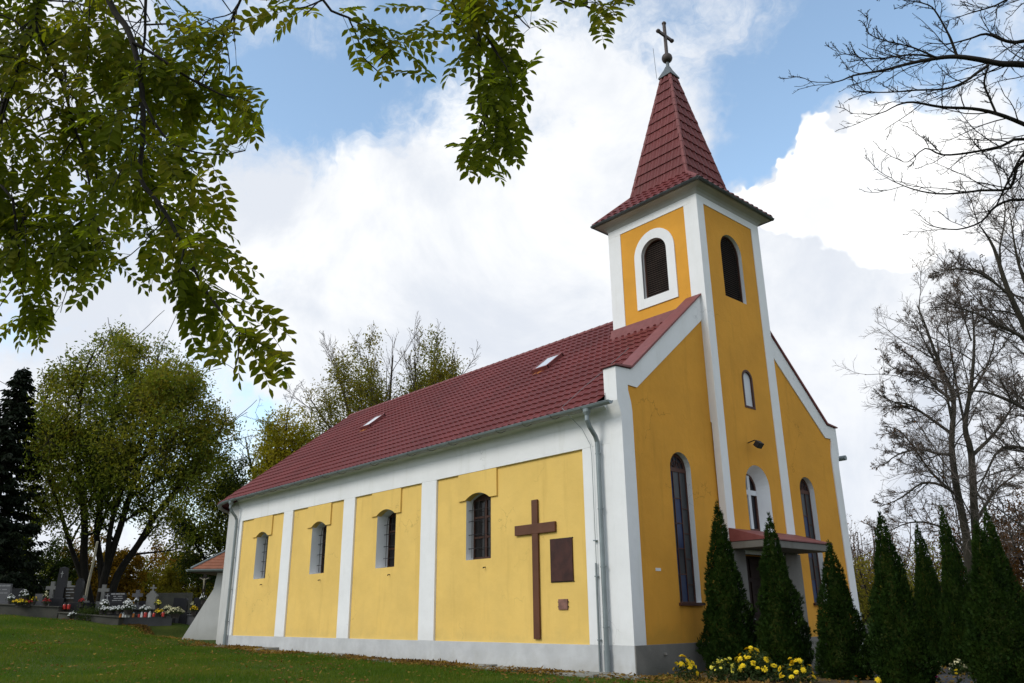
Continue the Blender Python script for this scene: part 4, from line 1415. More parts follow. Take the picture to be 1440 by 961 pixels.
# near bare limbs entering at the top right
D7 = 9.6
st = [px_line([(1760, 1000), (1700, 600), (1640, 260), (1600, 60), (1570, -150)], D7, .26, .12)]
nb = [([(1616, 130), (1520, 100), (1440, 91), (1408, 90), (1377, 84), (1346, 80), (1318, 82), (1277, 90), (1243, 99), (1202, 106), (1178, 115), (1147, 116)], .060, .004, D7),
      ([(1346, 80), (1338, 58), (1332, 45), (1318, 20), (1305, 7), (1273, 0), (1240, -6)], .022, .004, D7),
      ([(1318, 82), (1296, 72), (1277, 65), (1243, 57), (1219, 45), (1221, 24)], .016, .003, D7 - .2),
      ([(1325, 82), (1284, 77), (1243, 82), (1209, 81), (1171, 70)], .018, .003, D7 + .2),
      ([(1390, 92), (1372, 104), (1360, 113), (1332, 125), (1288, 127), (1250, 130), (1209, 129), (1201, 122)], .026, .003, D7 - .1),
      ([(1640, 260), (1530, 215), (1440, 175), (1401, 160), (1367, 153), (1325, 151), (1284, 144), (1262, 148), (1236, 160), (1195, 160)], .042, .004, D7 + .3),
      ([(1401, 160), (1391, 137), (1384, 117), (1390, 92)], .018, .014, D7 + .2),
      ([(1590, 20), (1500, 40), (1440, 58), (1415, 58), (1387, 48), (1363, 55), (1332, 62), (1300, 60)], .040, .004, D7 + .3),
      ([(1640, 270), (1530, 225), (1440, 196), (1408, 206), (1363, 215), (1325, 218), (1301, 209), (1277, 228), (1260, 223)], .034, .003, D7 + .5),
      ([(1325, 218), (1308, 200), (1298, 193)], .008, .003, D7 + .5),
      ([(1650, 330), (1530, 240), (1440, 226), (1421, 264), (1380, 268), (1332, 273), (1294, 269), (1260, 257), (1233, 242)], .036, .003, D7 + .7),
      ([(1660, 380), (1540, 300), (1440, 281), (1401, 290), (1380, 312), (1346, 323), (1310, 318), (1294, 309)], .034, .003, D7 + .8),
      ([(1600, 50), (1500, 0), (1440, -10), (1400, 8), (1360, 20), (1340, 28)], .03, .003, D7 + .1),
      ([(1421, 264), (1412, 240), (1392, 225), (1370, 200)], .012, .003, D7 + .7), ([(1401, 290), (1420, 250), (1440, 215), (1460, 200)], .014, .02, D7 + .7)]
st += [px_line(q, D, a * .78, b_ * .85) for q, a, b_, D in nb]
NEAR = [dict(n=15, t0=.18, L=.26, ang=(22, 55), seg=6, wig=.13, grav=.03, rmin=.0050, rmax=.014, taper=.55, rk=.6),
        dict(n=6, t0=.1, L=.42, ang=(25, 60), seg=4, wig=.16, grav=.03, rmin=.0036, rmax=.007),
        dict(n=3, t0=.2, L=.36, ang=(30, 60), seg=3, wig=.16, grav=.02, rmin=.0028, rmax=.004)]
make_tree('bare_tree', st, NEAR, 33, 'near bare tree reaching dark knobbly branches into the top right sky', bark='darkbark', sides=(8, 5, 4, 3, 3))
# background on the right
bush(1232, 885, 46, 5.0, 7.0, 'brownleaf', 41, 'thin greyish brown tree beside the right church corner', per=1.2, size=.14, bark='twig', name='young_tree', dens=2.4)
bush(1205, 885, 58, 6.0, 8.0, 'brownleaf', 42, 'pale bare thicket right behind the church corner', per=.8, size=.16, bark='twig', name='young_tree', dens=2.6)
bush(1238, 885, 42, 3.0, 4.0, 'oliveleaf', 43, 'olive green shrub between the third and fourth thuja', per=7, size=.14, dens=1.6)
bush(1300, 890, 52, 6.0, 6.2, 'oliveleaf', 44, 'sparse olive bush behind the middle thujas', per=4, size=.15, dens=2.2)
bush(1425, 895, 46, 5.5, 8.0, 'brownleaf', 45, 'rusty brown leaved tree behind the rightmost thujas', per=11, size=.16, dens=1.6, name='beech_tree')
bush(1490, 905, 40, 5.0, 8.0, 'brownleaf', 46, 'dark brown leaved tree cut by the right edge', per=12, size=.17, name='beech_tree')
bush(1355, 885, 60, 7.0, 8.0, 'brownleaf', 47, 'brown bare bush far behind the twin trunked tree', per=3, size=.16, bark='twig')

# distant woodland closing the view
rs = np.random.default_rng(8)
Pw, k = [], 0
for i in range(240):
    px = rs.uniform(-500, 1900)
    D = rs.uniform(95, 130)
    c = at(px, 868, D)
    c[2] = h1(c[0], c[1])
    hh = rs.uniform(3.0, 5.5)
    n = 260
    v = rs.normal(0, 1, (n, 3))
    v /= np.linalg.norm(v, axis=1, keepdims=True)
    v *= rs.uniform(.35, 1, (n, 1)) ** .5
    Pw.append(c + np.array([0, 0, hh * .5]) + v * np.array([3.2, 3.2, hh * .55]))
Pw = np.concatenate(Pw)
Aw = rand_dirs(rs, len(Pw), .2)
Sw = np.cross(Aw, rs.normal(0, 1, Aw.shape))
Sw /= np.linalg.norm(Sw, axis=1, keepdims=True)
Lw = rs.uniform(.35, .7, len(Pw))
V, F = leaf_quads(Pw, Aw, Sw, Lw, Lw * .6)
tag(np_mesh('woodland', V, F, M['oliveleaf']), 'low far woodland along the horizon', 'woodland', kind='stuff')

# ---- overhanging ash: real branches 3.5 to 6 m away, pinnate leaves
POLY = [[(-60, -80), (355, -80), (400, 60), (388, 82), (330, 62), (300, 95), (345, 110), (402, 140), (384, 218), (322, 236), (300, 282), (342, 305), (366, 380), (415, 440), (456, 490), (446, 550), (402, 564), (318, 560), (255, 475), (198, 405), (204, 345), (196, 322), (172, 388), (128, 412), (92, 442), (80, 502), (-60, 500)],
        [(380, -60), (560, -60), (575, 0), (602, 62), (590, 102), (548, 132), (496, 116), (478, 62), (392, 25)],
        [(588, -60), (930, -60), (906, 12), (888, 32), (852, 72), (828, 42), (762, 62), (768, 82), (752, 130), (750, 212), (724, 264), (650, 264), (638, 242), (614, 206), (620, 184), (652, 182), (648, 142), (628, 140), (604, 110), (620, 60)]]


def in_region(p, grow=0):
    px, py, w = to_px(p)
    return any(inside((px, py), [q]) for q in POLY)


rs = np.random.default_rng(77)
ash_lines = [([(60, -160), (58, -40), (53, 15), (40, 50), (18, 115), (0, 169), (-12, 230)], 4.9, .030, .012),
             ([(56, 0), (47, 28), (72, 87), (90, 125), (103, 175), (119, 219), (125, 259), (131, 294)], 4.9, .014, .004),
             ([(120, -120), (153, 0), (175, 34), (187, 62), (197, 106), (201, 156), (200, 203), (197, 250), (219, 281), (237, 307), (259, 350), (281, 394), (306, 432), (337, 466), (369, 485), (400, 500)], (4.6, 3.7), .020, .003),
             ([(215, -120), (205, 0), (204, 47), (200, 78), (196, 110)], 4.6, .010, .005),
             ([(187, 60), (219, 78), (259, 106), (294, 125), (319, 136), (350, 142)], 4.4, .010, .003),
             ([(380, -110), (337, 3), (312, 56), (300, 84), (283, 111)], 4.6, .009, .003),
             ([(201, 140), (219, 175), (237, 197), (265, 212), (310, 218), (345, 212)], 4.2, .008, .003),
             ([(-30, 130), (6, 166), (31, 181), (44, 219), (59, 259), (66, 275)], 5.2, .009, .003),
             ([(90, 125), (118, 150), (140, 178), (168, 200)], 5.0, .007, .003),
             ([(122, 240), (128, 270), (134, 290), (126, 316), (134, 344)], 4.6, .007, .003),
             ([(18, 280), (25, 341), (28, 385), (34, 422), (45, 455)], 4.7, .008, .003), ([(31, 297), (53, 341), (78, 360), (94, 371), (120, 385)], 4.8, .007, .003),
             ([(-50, 230), (0, 266), (31, 297), (60, 320)], 5.0, .009, .004), ([(259, 350), (250, 385), (240, 400)], 3.9, .005, .003), ([(337, 466), (335, 500), (330, 520)], 3.7, .004, .0025),
             ([(420, -120), (454, 0), (490, 25), (523, 43), (555, 62)], 4.3, .009, .003), ([(490, 25), (505, 60), (512, 85)], 4.3, .005, .003), ([(454, 0), (430, 10), (410, 12)], 4.3, .005, .003),
             ([(650, -140), (669, 0), (674, 43), (673, 90), (676, 137), (683, 188), (690, 225)], 4.0, .013, .003),
             ([(674, 43), (690, 60), (700, 76), (712, 92), (728, 100)], 4.0, .006, .003), ([(674, 60), (653, 40), (636, 30)], 4.0, .005, .003), ([(640, -110), (628, 0), (618, 20)], 4.1, .005, .003),
             ([(740, -140), (770, -20), (800, 5), (822, 8), (844, 18), (868, 22)], 4.1, .008, .003), ([(690, -80), (712, 0), (730, 25), (745, 40)], 4.1, .006, .003),
             ([(844, 8), (872, 5), (890, 8)], 4.1, .004, .0025), ([(676, 137), (700, 145), (720, 140)], 4.0, .004, .0025), ([(683, 188), (665, 200), (650, 210)], 4.0, .004, .0025), ([(683, 188), (705, 200), (722, 215)], 4.0, .004, .0025)]
brs = []
trunkP = px_line([(-620, 1060), (-560, 500), (-500, 0), (-430, -420)], 6.5, .20, .11)
brs.append((*trunkP, 0))
main_lines = []
for q, D, a, b_ in ash_lines:
    P, r = px_line(q, D, a, b_)
    brs.append((P, r, 1))
    main_lines.append(P)
# limbs carrying those branches, above the picture
for q, D, a, b_ in [([(-470, -150), (-250, -260), (-60, -240), (60, -160)], (6.4, 4.9), .075, .032), ([(-450, -300), (-160, -330), (60, -230), (120, -120)], (6.4, 4.6), .06, .022),
                    ([(120, -200), (180, -170), (215, -120)], 4.6, .015, .011), ([(60, -230), (240, -240), (380, -110)], (4.8, 4.6), .02, .010),
                    ([(-440, -380), (0, -440), (420, -330), (640, -220), (650, -140)], (6.4, 4.0), .06, .014), ([(420, -330), (430, -220), (420, -120)], 4.3, .014, .010),
                    ([(600, -240), (680, -230), (740, -140)], 4.1, .014, .009), ([(560, -280), (620, -200), (640, -110)], 4.1, .009, .006), ([(600, -240), (650, -180), (690, -80)], 4.1, .009, .007),
                    ([(-490, 100), (-250, 60), (-100, 90), (-30, 130)], (6.4, 5.2), .03, .010), ([(-500, 250), (-260, 190), (-120, 205), (-50, 230)], (6.4, 5.0), .03, .010), ([(-50, 230), (-10, 250), (18, 280)], (5.0, 4.7), .009, .008)]:
    P, r = px_line(q, D, a, b_)
    brs.append((P, r, 1))
allpts = np.concatenate(main_lines)
LP, LA, LS, LL, LWd = [], [], [], [], []


def compound(p, d, L, n, ll):
    """one pinnate leaf: rachis from p along d, n pairs and an end leaflet"""
    down = np.array([0, 0, -1.0])
    pts = [p]
    dd = unit(d)
    for i in range(6):
        dd = unit(dd + down * .07 + rs.normal(0, .05, 3))
        pts.append(pts[-1] + dd * L / 6)
    pts = np.array(pts)
    if not in_region(pts[-1] + unit(dd) * ll * .8) or not in_region(pts[3]):
        return False
    # blades turn their faces to the open side of the crown and the sky
    nref = np.array([0, 0, .5]) + OPEN * 1.0 + rs.normal(0, .30, 3)
    side = unit(np.cross(dd, nref))
    brs.append((pts, np.linspace(.0016, .0009, 7), 3))
    for i in range(n + 1):
        t = (.28 + .72 * i / n) * 6
        k = min(int(t), 5)
        q = pts[k] + (pts[k + 1] - pts[k]) * (t - k)
        ax = unit(pts[k + 1] - pts[k])
        nrm = unit(np.cross(ax, side))
        sz = ll * rs.uniform(.8, 1.05) * (.62 + .42 * math.sin(math.pi * (i + 1.2) / (n + 2))) * rs.uniform(.88, 1.1)
        dirs = [ax + rs.normal(0, .12, 3)] if i == n else [ax * .62 + side * .85 + rs.normal(0, .13, 3), ax * .62 - side * .85 + rs.normal(0, .13, 3)]
        for v in dirs:
            v = unit(v + down * rs.uniform(.0, .22))
            LP.append(q)
            LA.append(v)
            LS.append(unit(np.cross(v, nrm + rs.normal(0, .22, 3))))
            LL.append(sz)
            LWd.append(sz * rs.uniform(.40, .50))
    return True


OPEN = unit(np.array([.62, -.62, -.1]))     # the light side of the crown, away from its trunk


def twig_with_leaves(p, d, L, nl, ll, r=.004):
    P = wander(rs, p, d, L, 5, .12, -.02)
    got = 0
    for i in range(nl):
        t = .2 + .8 * (i + .5) / nl
        k = min(4, int(t * 5))
        q = P[k] + (P[k + 1] - P[k]) * (t * 5 - k)
        ax = unit(P[k + 1] - P[k])
        for s_ in (1, -1):
            for _ in range(2):
                v = unit(ax * rs.uniform(.3, .9) + np.cross(ax, unit(rs.normal(0, 1, 3))) * rs.uniform(.6, 1) + np.array([0, 0, -rs.uniform(.0, .4)]))
                if compound(q, v, rs.uniform(.25, .37), rs.integers(5, 7), ll):
                    got = i + 1
                    break
    if compound(P[-1], P[-1] - P[-2], rs.uniform(.25, .37), rs.integers(5, 7), ll):
        got = 9
    if got:
        m = 6 if got >= nl else max(3, int(6 * (got + .6) / nl))
        brs.append((P[:m], np.linspace(r, .002, 6)[:m], 2))


for P in main_lines:
    seg = np.linalg.norm(np.diff(P, axis=0), axis=1)
    n = max(4, int(seg.sum() / .074))
    for i in range(n):
        k = rs.integers(0, len(P) - 1)
        q = P[k] + (P[k + 1] - P[k]) * rs.random()
        px, py, w = to_px(q)
        if py < -110 or px < -120:
            continue
        ax = unit(P[k + 1] - P[k])
        tw = rs.random() < .30
        for _ in range(5):
            v = unit(ax * rs.uniform(.2, .9) + np.cross(ax, unit(rs.normal(0, 1, 3))) * rs.uniform(.5, 1) + np.array([0, 0, -.2]))
            if tw:
                twig_with_leaves(q, v, rs.uniform(.18, .40), 2, .074)
                break
            if compound(q, v, rs.uniform(.25, .37), rs.integers(5, 7), .074):
                break
    for _ in range(5):
        compound(P[-1], unit(P[-1] - P[-2] + rs.normal(0, .35, 3)), rs.uniform(.24, .32), 5, .076)
# further twigs deeper in the crown, each joined to the nearest branch
for i in range(100):
    px, py = rs.uniform(-60, 330), rs.uniform(-70, 420)
    if py > 300 and px > 150 or not inside((px, py), [POLY[0]]):
        continue
    p = at(px, py, rs.uniform(4.6, 6.3))
    j = np.argmin(np.linalg.norm(allpts - p, axis=1))
    if np.linalg.norm(allpts[j] - p) > .95:
        continue
    mid = (allpts[j] + p) / 2 + np.array([0, 0, .1])
    brs.append((np.array([allpts[j], (allpts[j] + mid) / 2 + [0, 0, .03], mid, (mid + p) / 2 + [0, 0, .02], p]), np.linspace(.006, .004, 5), 2))
    twig_with_leaves(p, unit(rs.normal(0, .6, 3) + [0, 0, -.3]), rs.uniform(.25, .5), 2, .072)
base = trunkP[0][0]
ash = empty('ash_tree', (base[0], base[1], h1(base[0], base[1]) - .1), 'ash tree hanging leafy pinnate branches across the top left of the sky', 'tree')
bb = [b_ for b_ in brs if b_[2] <= 2]
tubes('trunk', bb, (10, 7, 5, 3), M['darkbark'], ash)
V, F = leaf_quads(np.array(LP), np.array(LA), np.array(LS), np.array(LL), np.array(LWd), .16)
st_ = [b_ for b_ in brs if b_[2] == 3]
sv = np.concatenate([tube_rings(b_[0], np.asarray(b_[1]), 3) for b_ in st_])
kk = (np.arange(len(st_)) * 21)[:, None, None] + (np.arange(6) * 3)[None, :, None] + np.arange(3)[None, None, :]
k2 = (np.arange(len(st_)) * 21)[:, None, None] + (np.arange(6) * 3)[None, :, None] + ((np.arange(3) + 1) % 3)[None, None, :]
sf = np.stack([kk, k2, k2 + 3, kk + 3], -1).reshape(-1, 4) + len(V)
np_mesh('foliage', np.concatenate([V, sv]), np.concatenate([F, sf]), [M['ashleaf'], M['mumleaf']], ash, mi=np.concatenate([np.zeros(len(F), int), np.ones(len(sf), int)]))
print('ash leaflets', len(LP))

# ------------------------------------------------------------------ thujas
def thuja_mesh(seed, Hh=3.0, Rr=.56, n=11500):
    rs = np.random.default_rng(seed)
    t = 1 - np.sqrt(rs.random(n))            # more near the ground
    t = np.clip(t * 1.0, 0, 1)
    prof = lambda t: Rr * np.where(t < .12, .80 + .2 * (t / .12), (1 - ((t - .12) / .88)) ** .88) + .015
    a = rs.uniform(0, 2 * math.pi, n)
    lump = 1 + .13 * np.sin(a * 3 + t * 9 + seed) + .10 * np.sin(a * 5 - t * 17 + seed * 2) + .08 * np.sin(a * 2 + t * 31 + seed)
    rr = prof(t) * lump * (1 - .30 * rs.random(n) ** 2.2 + .16 * rs.random(n) ** 7)
    out = np.stack([np.cos(a), np.sin(a), np.zeros(n)], -1)
    P = out * rr[:, None] + np.array([0, 0, 1]) * (t * Hh)[:, None]
    P[:, 2] += .02
    # leader
    k = 40
    P = np.concatenate([P, np.stack([rs.normal(0, .015, k), rs.normal(0, .015, k), Hh * rs.uniform(.94, 1.03, k)], -1)])
    out = np.concatenate([out, rand_dirs(rs, k)])
    n += k
    A0 = out * rs.uniform(.25, .75, (n, 1)) + np.array([0, 0, 1]) * rs.uniform(.5, 1, (n, 1)) + rs.normal(0, .22, (n, 3))
    A0 /= np.linalg.norm(A0, axis=1, keepdims=True)
    S0 = np.cross(A0, out + rs.normal(0, .6, (n, 3)))
    S0 /= np.linalg.norm(S0, axis=1, keepdims=True)
    L0 = rs.uniform(.045, .10, n)
    Vs, Fs, kk = [], [], 0
    for f, (ang, sc) in enumerate([(0, 1), (.55, .72), (-.55, .72), (1.0, .45), (-1.0, .45)]):
        A = A0 * math.cos(ang) + S0 * math.sin(ang)
        S = S0 * math.cos(ang) - A0 * math.sin(ang)
        V, F = leaf_quads(P + A0 * (L0 * .12 * (f > 0))[:, None], A, S, L0 * sc, L0 * .15, .1)
        Vs.append(V)
        Fs.append(F + kk)
        kk += len(V)
    V, F = np.concatenate(Vs), np.concatenate(Fs)
    me_o = np_mesh('crown', V, F, M['thuja'])
    # inner trunk with short limbs and dense dead core
    m = MB()
    m.tube([(0, 0, -.25), (0, 0, Hh * .5), (0, 0, Hh * .97)], [.05, .035, .006], 8)
    m.lathe((0, 0, 0), [(Rr * .55, .05), (Rr * .70, .4), (Rr * .52, Hh * .35), (Rr * .27, Hh * .66), (.01, Hh * .92)], 14)
    co = m.build('trunk', M['darkleaf'], None, origin=(0, 0, 0))
    return me_o, co


variants = [thuja_mesh(s_) for s_ in (3, 7, 12, 18)]
TH = [(1030, .75, 715, .52, 'thuja nearest the corner, hiding the left side of the door'), (1106, 1.9, 730, .48, 'second thuja from the church corner, standing before the door'),
      (1190, 3.35, 767, .45, 'shortest thuja, in front of the right end of the canopy'), (1272, 4.7, 727, .43, 'tall dark thuja standing alone right of the church in the front row'),
      (1414, 6.1, 741, .45, 'front row thuja nearest the right edge of the view'), (1325, 3.3, 740, .36, 'leftmost slim thuja of the row beyond the path'),
      (1366, 4.3, 719, .36, 'middle slim thuja of the row beyond the path'), (1432, 5.4, 721, .40, 'back row thuja half hidden behind the rightmost front one')]
for i, (px, xw, ptop, rr, lab) in enumerate(TH):
    d = at(px, 946, 1) - CAM
    t_ = (xw - CAM[0]) / d[0]
    bx, by = CAM[0] + d[0] * t_, CAM[1] + d[1] * t_
    bz = h1(bx, by)
    hs_ = np.linspace(1, 6, 501)
    py = np.array([to_px(np.array([bx, by, bz + q]))[1] for q in hs_])
    Hh = float(hs_[np.argmin(abs(py - ptop))])
    root = empty('thuja', (bx, by, bz), lab, 'thuja', 'thujas along the path')
    for o in variants[i % 4]:
        c = o if i < 4 else o.copy()
        if i >= 4:
            col.objects.link(c)
        c.parent = root
        c.location = (0, 0, 0)
    k = rr / .56 * (Hh / 3.0) ** .0
    root.scale = (k, k, Hh / 3.0)
    root.rotation_euler = (0, 0, i * 1.3)

# ------------------------------------------------------------------ flowers
def bloom_verts(rs, c, nrm, r, petals=11):
    """a double flower head: three rings of small petals"""
    nrm = unit(nrm)
    a = unit(np.cross(nrm, rs.normal(0, 1, 3)))
    b_ = np.cross(nrm, a)
    V, F = [], []
    for ring, (rad, lift, m) in enumerate(((1.0, .05, petals), (.72, .25, petals - 2), (.42, .40, petals - 5))):
        for i in range(m):
            t = 2 * math.pi * (i + ring * .5) / m + rs.normal(0, .1)
            d = a * math.cos(t) + b_ * math.sin(t)
            s_ = -a * math.sin(t) + b_ * math.cos(t)
            w = r * rad * 2.3 / m
            k = len(V)
            V += [c + nrm * r * lift * .6, c + d * r * rad * .6 + s_ * w + nrm * r * (lift + .05), c + d * r * rad + nrm * r * (lift * .9), c + d * r * rad * .6 - s_ * w + nrm * r * (lift + .05)]
            F.append([k, k + 1, k + 2, k + 3])
    return V, F


def mum(px, py, D, w, h, n, br, mat, seed, label, group=None, leaf_n=160, pot=False, eye=False, name='chrysanthemum', base_z=None, dome=1.0):
    rs = np.random.default_rng(seed)
    b_ = at(px, py, D)
    if base_z is None:
        b_[2] = h1(b_[0], b_[1])
    root = empty(name, tuple(b_), label, 'flowers', group)
    z0 = .0
    if pot:
        ph = min(.16, h * .3)
        MB().lathe(tuple(b_), [(w * .22, -.05), (w * .22, 0), (w * .29, ph), (w * .31, ph), (w * .31, ph + .015), (w * .26, ph + .015)], 12).build('pot', M['pot'], root)
        z0 = ph * .6
    V, F, k = [], [], 0
    LPp = []
    stems = []
    for i in range(n):
        a = rs.uniform(0, 2 * math.pi)
        q = math.sqrt(rs.random())
        o = np.array([math.cos(a), math.sin(a), 0]) * q * w / 2
        top = b_ + o + np.array([0, 0, z0 + (h - z0) * ((1 - q * q * .55 * dome) * rs.uniform(.66, 1.0))])
        nr = unit(o / (w / 2) * .9 + np.array([0, 0, .7]) + rs.normal(0, .38, 3))
        v, f = bloom_verts(rs, top, nr, br * rs.uniform(.75, 1.15))
        V += v
        F += [[j + k for j in ff] for ff in f]
        k = len(V)
        stems.append((np.array([b_ + o * .25 + [0, 0, z0], b_ + o * .75 + [0, 0, z0 + (top[2] - b_[2] - z0) * .55], top - nr * br * .1]), np.array([.004, .0035, .003]), 3))
    np_mesh('blossoms', np.array(V), np.array(F), M[mat], root)
    tubes('stems', stems, (4, 4, 4, 3), M['mumleaf'], root)
    # leaves
    q = np.sqrt(rs.random(leaf_n))
    a = rs.uniform(0, 2 * math.pi, leaf_n)
    Pl = b_ + np.stack([np.cos(a) * q * w * .5, np.sin(a) * q * w * .5, z0 + (h * .92 - z0) * (1 - q * q * .6) * rs.uniform(.15, 1, leaf_n)], -1)
    A = rand_dirs(rs, leaf_n, -.3)
    S = np.cross(A, rs.normal(0, 1, A.shape))
    S /= np.linalg.norm(S, axis=1, keepdims=True)
    L = rs.uniform(.7, 1.3, leaf_n) * max(.05, w * .10)
    v, f = leaf_quads(Pl, A, S, L, L * .5)
    np_mesh('foliage', v, f, M['mumleaf'], root)
    return root


G_ = 'chrysanthemums in the front bed'
mum(967, 962, 13.9, .46, .48, 20, .056, 'yellowbloom', 51, 'small clump of yellow chrysanthemums left in the bed below the church corner', G_, 240)
mum(1020, 968, 13.6, .58, .46, 34, .036, 'lemonbloom', 52, 'pale lemon small flowered chrysanthemum between the two yellow clumps', G_, 420)
mum(1066, 968, 13.8, .80, .62, 40, .060, 'yellowbloom', 53, 'largest bright yellow chrysanthemum clump in the bed before the thujas', G_, 800)
mum(1122, 974, 13.4, .66, .42, 26, .054, 'yellowbloom', 54, 'low yellow chrysanthemum clump right of the large one', G_, 300)
mum(1237, 975, 12.8, .12, .30, 1, .055, 'yellowbloom', 55, 'single yellow flower at the foot of the lone front row thuja', None, 30)
mum(1322, 976, 12.6, .12, .24, 2, .035, 'pinkbloom', 56, 'tiny magenta flower at the edge of the asphalt path', None, 30)
mum(1352, 972, 12.8, .12, .28, 2, .030, 'yellowbloom', 57, 'thin stalk with a small yellow bud by the path', None, 20)
mum(1208, 976, 12.9, .12, .20, 2, .03, 'orangebloom', 58, 'small orange bloom low between the third and fourth thuja', None, 20)
mum(1350, 947, 14.7, .36, .34, 26, .028, 'creambloom', 59, 'round white flowered bush on the far verge between two back thujas', None, 200)
mum(1312, 944, 15.0, .34, .36, 22, .028, 'creambloom', 60, 'white flowers peeping out beside the lone front thuja', None, 160)
mum(1217, 926, 19.5, .50, .52, 34, .034, 'whitebloom', 61, 'white flower clump right of the church corner behind the thujas', None, 200)

# ------------------------------------------------------------------ graves
fwd = unit(np.array([cF[0], cF[1], 0]))
rgt = np.array([cR[0], cR[1], 0])
rgt = unit(rgt)
gyaw = math.atan2(rgt[1], rgt[0])


class Local(MB):
    """mesh builder in a grave's own frame: u right, d away from the camera, z up"""
    def __init__(s, b_, turn=0.0):
        super().__init__()
        c, q = math.cos(turn), math.sin(turn)
        s.b, s.u, s.w = np.array(b_), rgt * c + fwd * q, fwd * c - rgt * q

    def pt(s, u, d, z):
        return s.b + s.u * u + s.w * d + np.array([0, 0, z])

    def bx(s, u0, u1, d0, d1, z0, z1, mat=0):
        return s.obox(s.pt((u0 + u1) / 2, (d0 + d1) / 2, (z0 + z1) / 2), s.u * (u1 - u0) / 2, s.w * (d1 - d0) / 2, (0, 0, (z1 - z0) / 2), mat)

    def plate(s, poly, d0, d1, mat=0):
        return s.prism(poly, [], lambda u, v, d: tuple(s.pt(u, d, v)), d0, d1, mat)


PPM = FOC / 34.0


def gbase(px, py, D):
    return at(px, py, D)


def stone_cross(px, py, D, h, w, mat, label, t=.15):
    h, w = h * .88, w * .88
    b_ = gbase(px, py, D)
    root = empty('grave_cross', tuple(b_), label, 'cross', 'stone crosses on the graves')
    L = Local(b_, .15)
    L.bx(-.22, .22, -.15, .15, -.5, .12)
    L.build('base', M[mat], root, bevel=.015)
    L = Local(b_, .15)
    za = h * .72
    q = t / 2
    L.plate([(-q, .12), (q, .12), (q, za - q), (w / 2, za - q), (w / 2, za + q), (q, za + q), (q, h), (-q, h), (-q, za + q), (-w / 2, za + q), (-w / 2, za - q), (-q, za - q)], -.07, .07)
    L.build('cross', M[mat], root, bevel=.015)
    return root


def headstone(px, py, D, w, h, mat, label, top='flat', t=.16, text=0, cross=False, name='headstone'):
    w, h = w * .92, h * .88
    b_ = gbase(px, py, D)
    root = empty(name, tuple(b_), label, 'gravestone', 'gravestones left of the church' if px < 400 else None)
    L = Local(b_, .1)
    L.bx(-w / 2 - .08, w / 2 + .08, -.18, .18, -.5, .13)
    L.build('base', M[mat], root, bevel=.012)
    L = Local(b_, .1)
    if top == 'round':
        P = [(-w / 2, .13), (w / 2, .13), (w / 2, h * .8)] + [(w / 2 * math.cos(a), h * .8 + h * .2 * math.sin(a)) for a in np.linspace(.1, math.pi - .1, 9)] + [(-w / 2, h * .8)]
    elif top == 'cut':
        c_ = w * .1
        P = [(-w / 2, .13), (w / 2, .13), (w / 2, h - c_), (w / 2 - c_, h), (-w / 2 + c_, h), (-w / 2, h - c_)]
    elif top == 'slant':
        P = [(-w / 2, .13), (w / 2, .13), (w / 2 * .9, h * .96), (-w / 2 * .9, h)]
    else:
        P = [(-w / 2, .13), (w / 2, .13), (w / 2, h), (-w / 2, h)]
    L.plate(P, -t / 2, t / 2)
    L.build('slab', M[mat], root, bevel=.01)
    if text or cross:
        L = Local(b_, .1)
        rs = random.Random(int(px * 7))
        if cross:
            cx = -w * .36
            L.bx(cx - .02, cx + .02, -t / 2 - .008, -t / 2 + .002, h * .45, h * .92).bx(cx - .09, cx - .021, -t / 2 - .008, -t / 2 + .002, h * .72, h * .79).bx(cx + .021, cx + .09, -t / 2 - .008, -t / 2 + .002, h * .72, h * .79)
        for k in range(text):
            z = h * (.84 - .16 * k)
            x0 = -w * (.20 if cross else .32)
            x1 = w * .40
            x = x0 + (0 if k == 0 else rs.uniform(0, .15))
            while x < x1 - .1:
                ln = rs.uniform(.12, .22)
                L.bx(x, x + ln, -t / 2 - .007, -t / 2 + .002, z, z + (.055 if k == 0 else .035))
                x += ln + rs.choice([.018, .018, .02, .07])
        L.build('engraving', M['lettering'], root)
    return root


def lantern(px, py, D, mat, label, s_=1.0):
    b_ = gbase(px, py, D)
    root = empty('grave_lantern', tuple(b_), label, 'lantern', 'grave lanterns')
    MB().lathe(tuple(b_), [(.045 * s_, 0), (.05 * s_, .02), (.05 * s_, .14 * s_), (.042 * s_, .16 * s_)], 10).build('glass', M[mat], root)
    MB().lathe(tuple(b_ + [0, 0, .16 * s_]), [(.05 * s_, 0), (.045 * s_, .02), (.018 * s_, .05 * s_), (.012, .06 * s_)], 10).build('lid', M['zinc'] if mat != 'redlamp' else M['iron'], root)


GD = 34.5
# stone kerbs and tombs (left to right)
def kerb(px0, px1, py, D0, D1, h, dep, mat, label, name='grave_kerb', cap=0.05):
    a, b_ = at(px0, py[0], D0), at(px1, py[1], D1)
    u = b_ - a
    u[2] = 0
    Lh = np.linalg.norm(u)
    u = u / Lh
    w = np.array([-u[1], u[0], 0])
    if w @ cF < 0:
        w = -w
    c = (a + b_) / 2
    root = empty(name, tuple(c), label, 'grave kerb')
    sl = np.array([0, 0, (b_[2] - a[2]) / 2])
    MB().obox(c + w * dep / 2 + np.array([0, 0, h / 2 - .3]), u * Lh / 2 + sl, w * dep / 2, (0, 0, h / 2 + .3)).build('wall', M[mat], root, bevel=.02)
    MB().obox(c + w * (dep / 2 - .02) + np.array([0, 0, h + cap / 2]), u * (Lh / 2 + .03) + sl, w * (dep / 2 + .03), (0, 0, cap / 2)).build('coping', M[mat], root, bevel=.012)
    return root


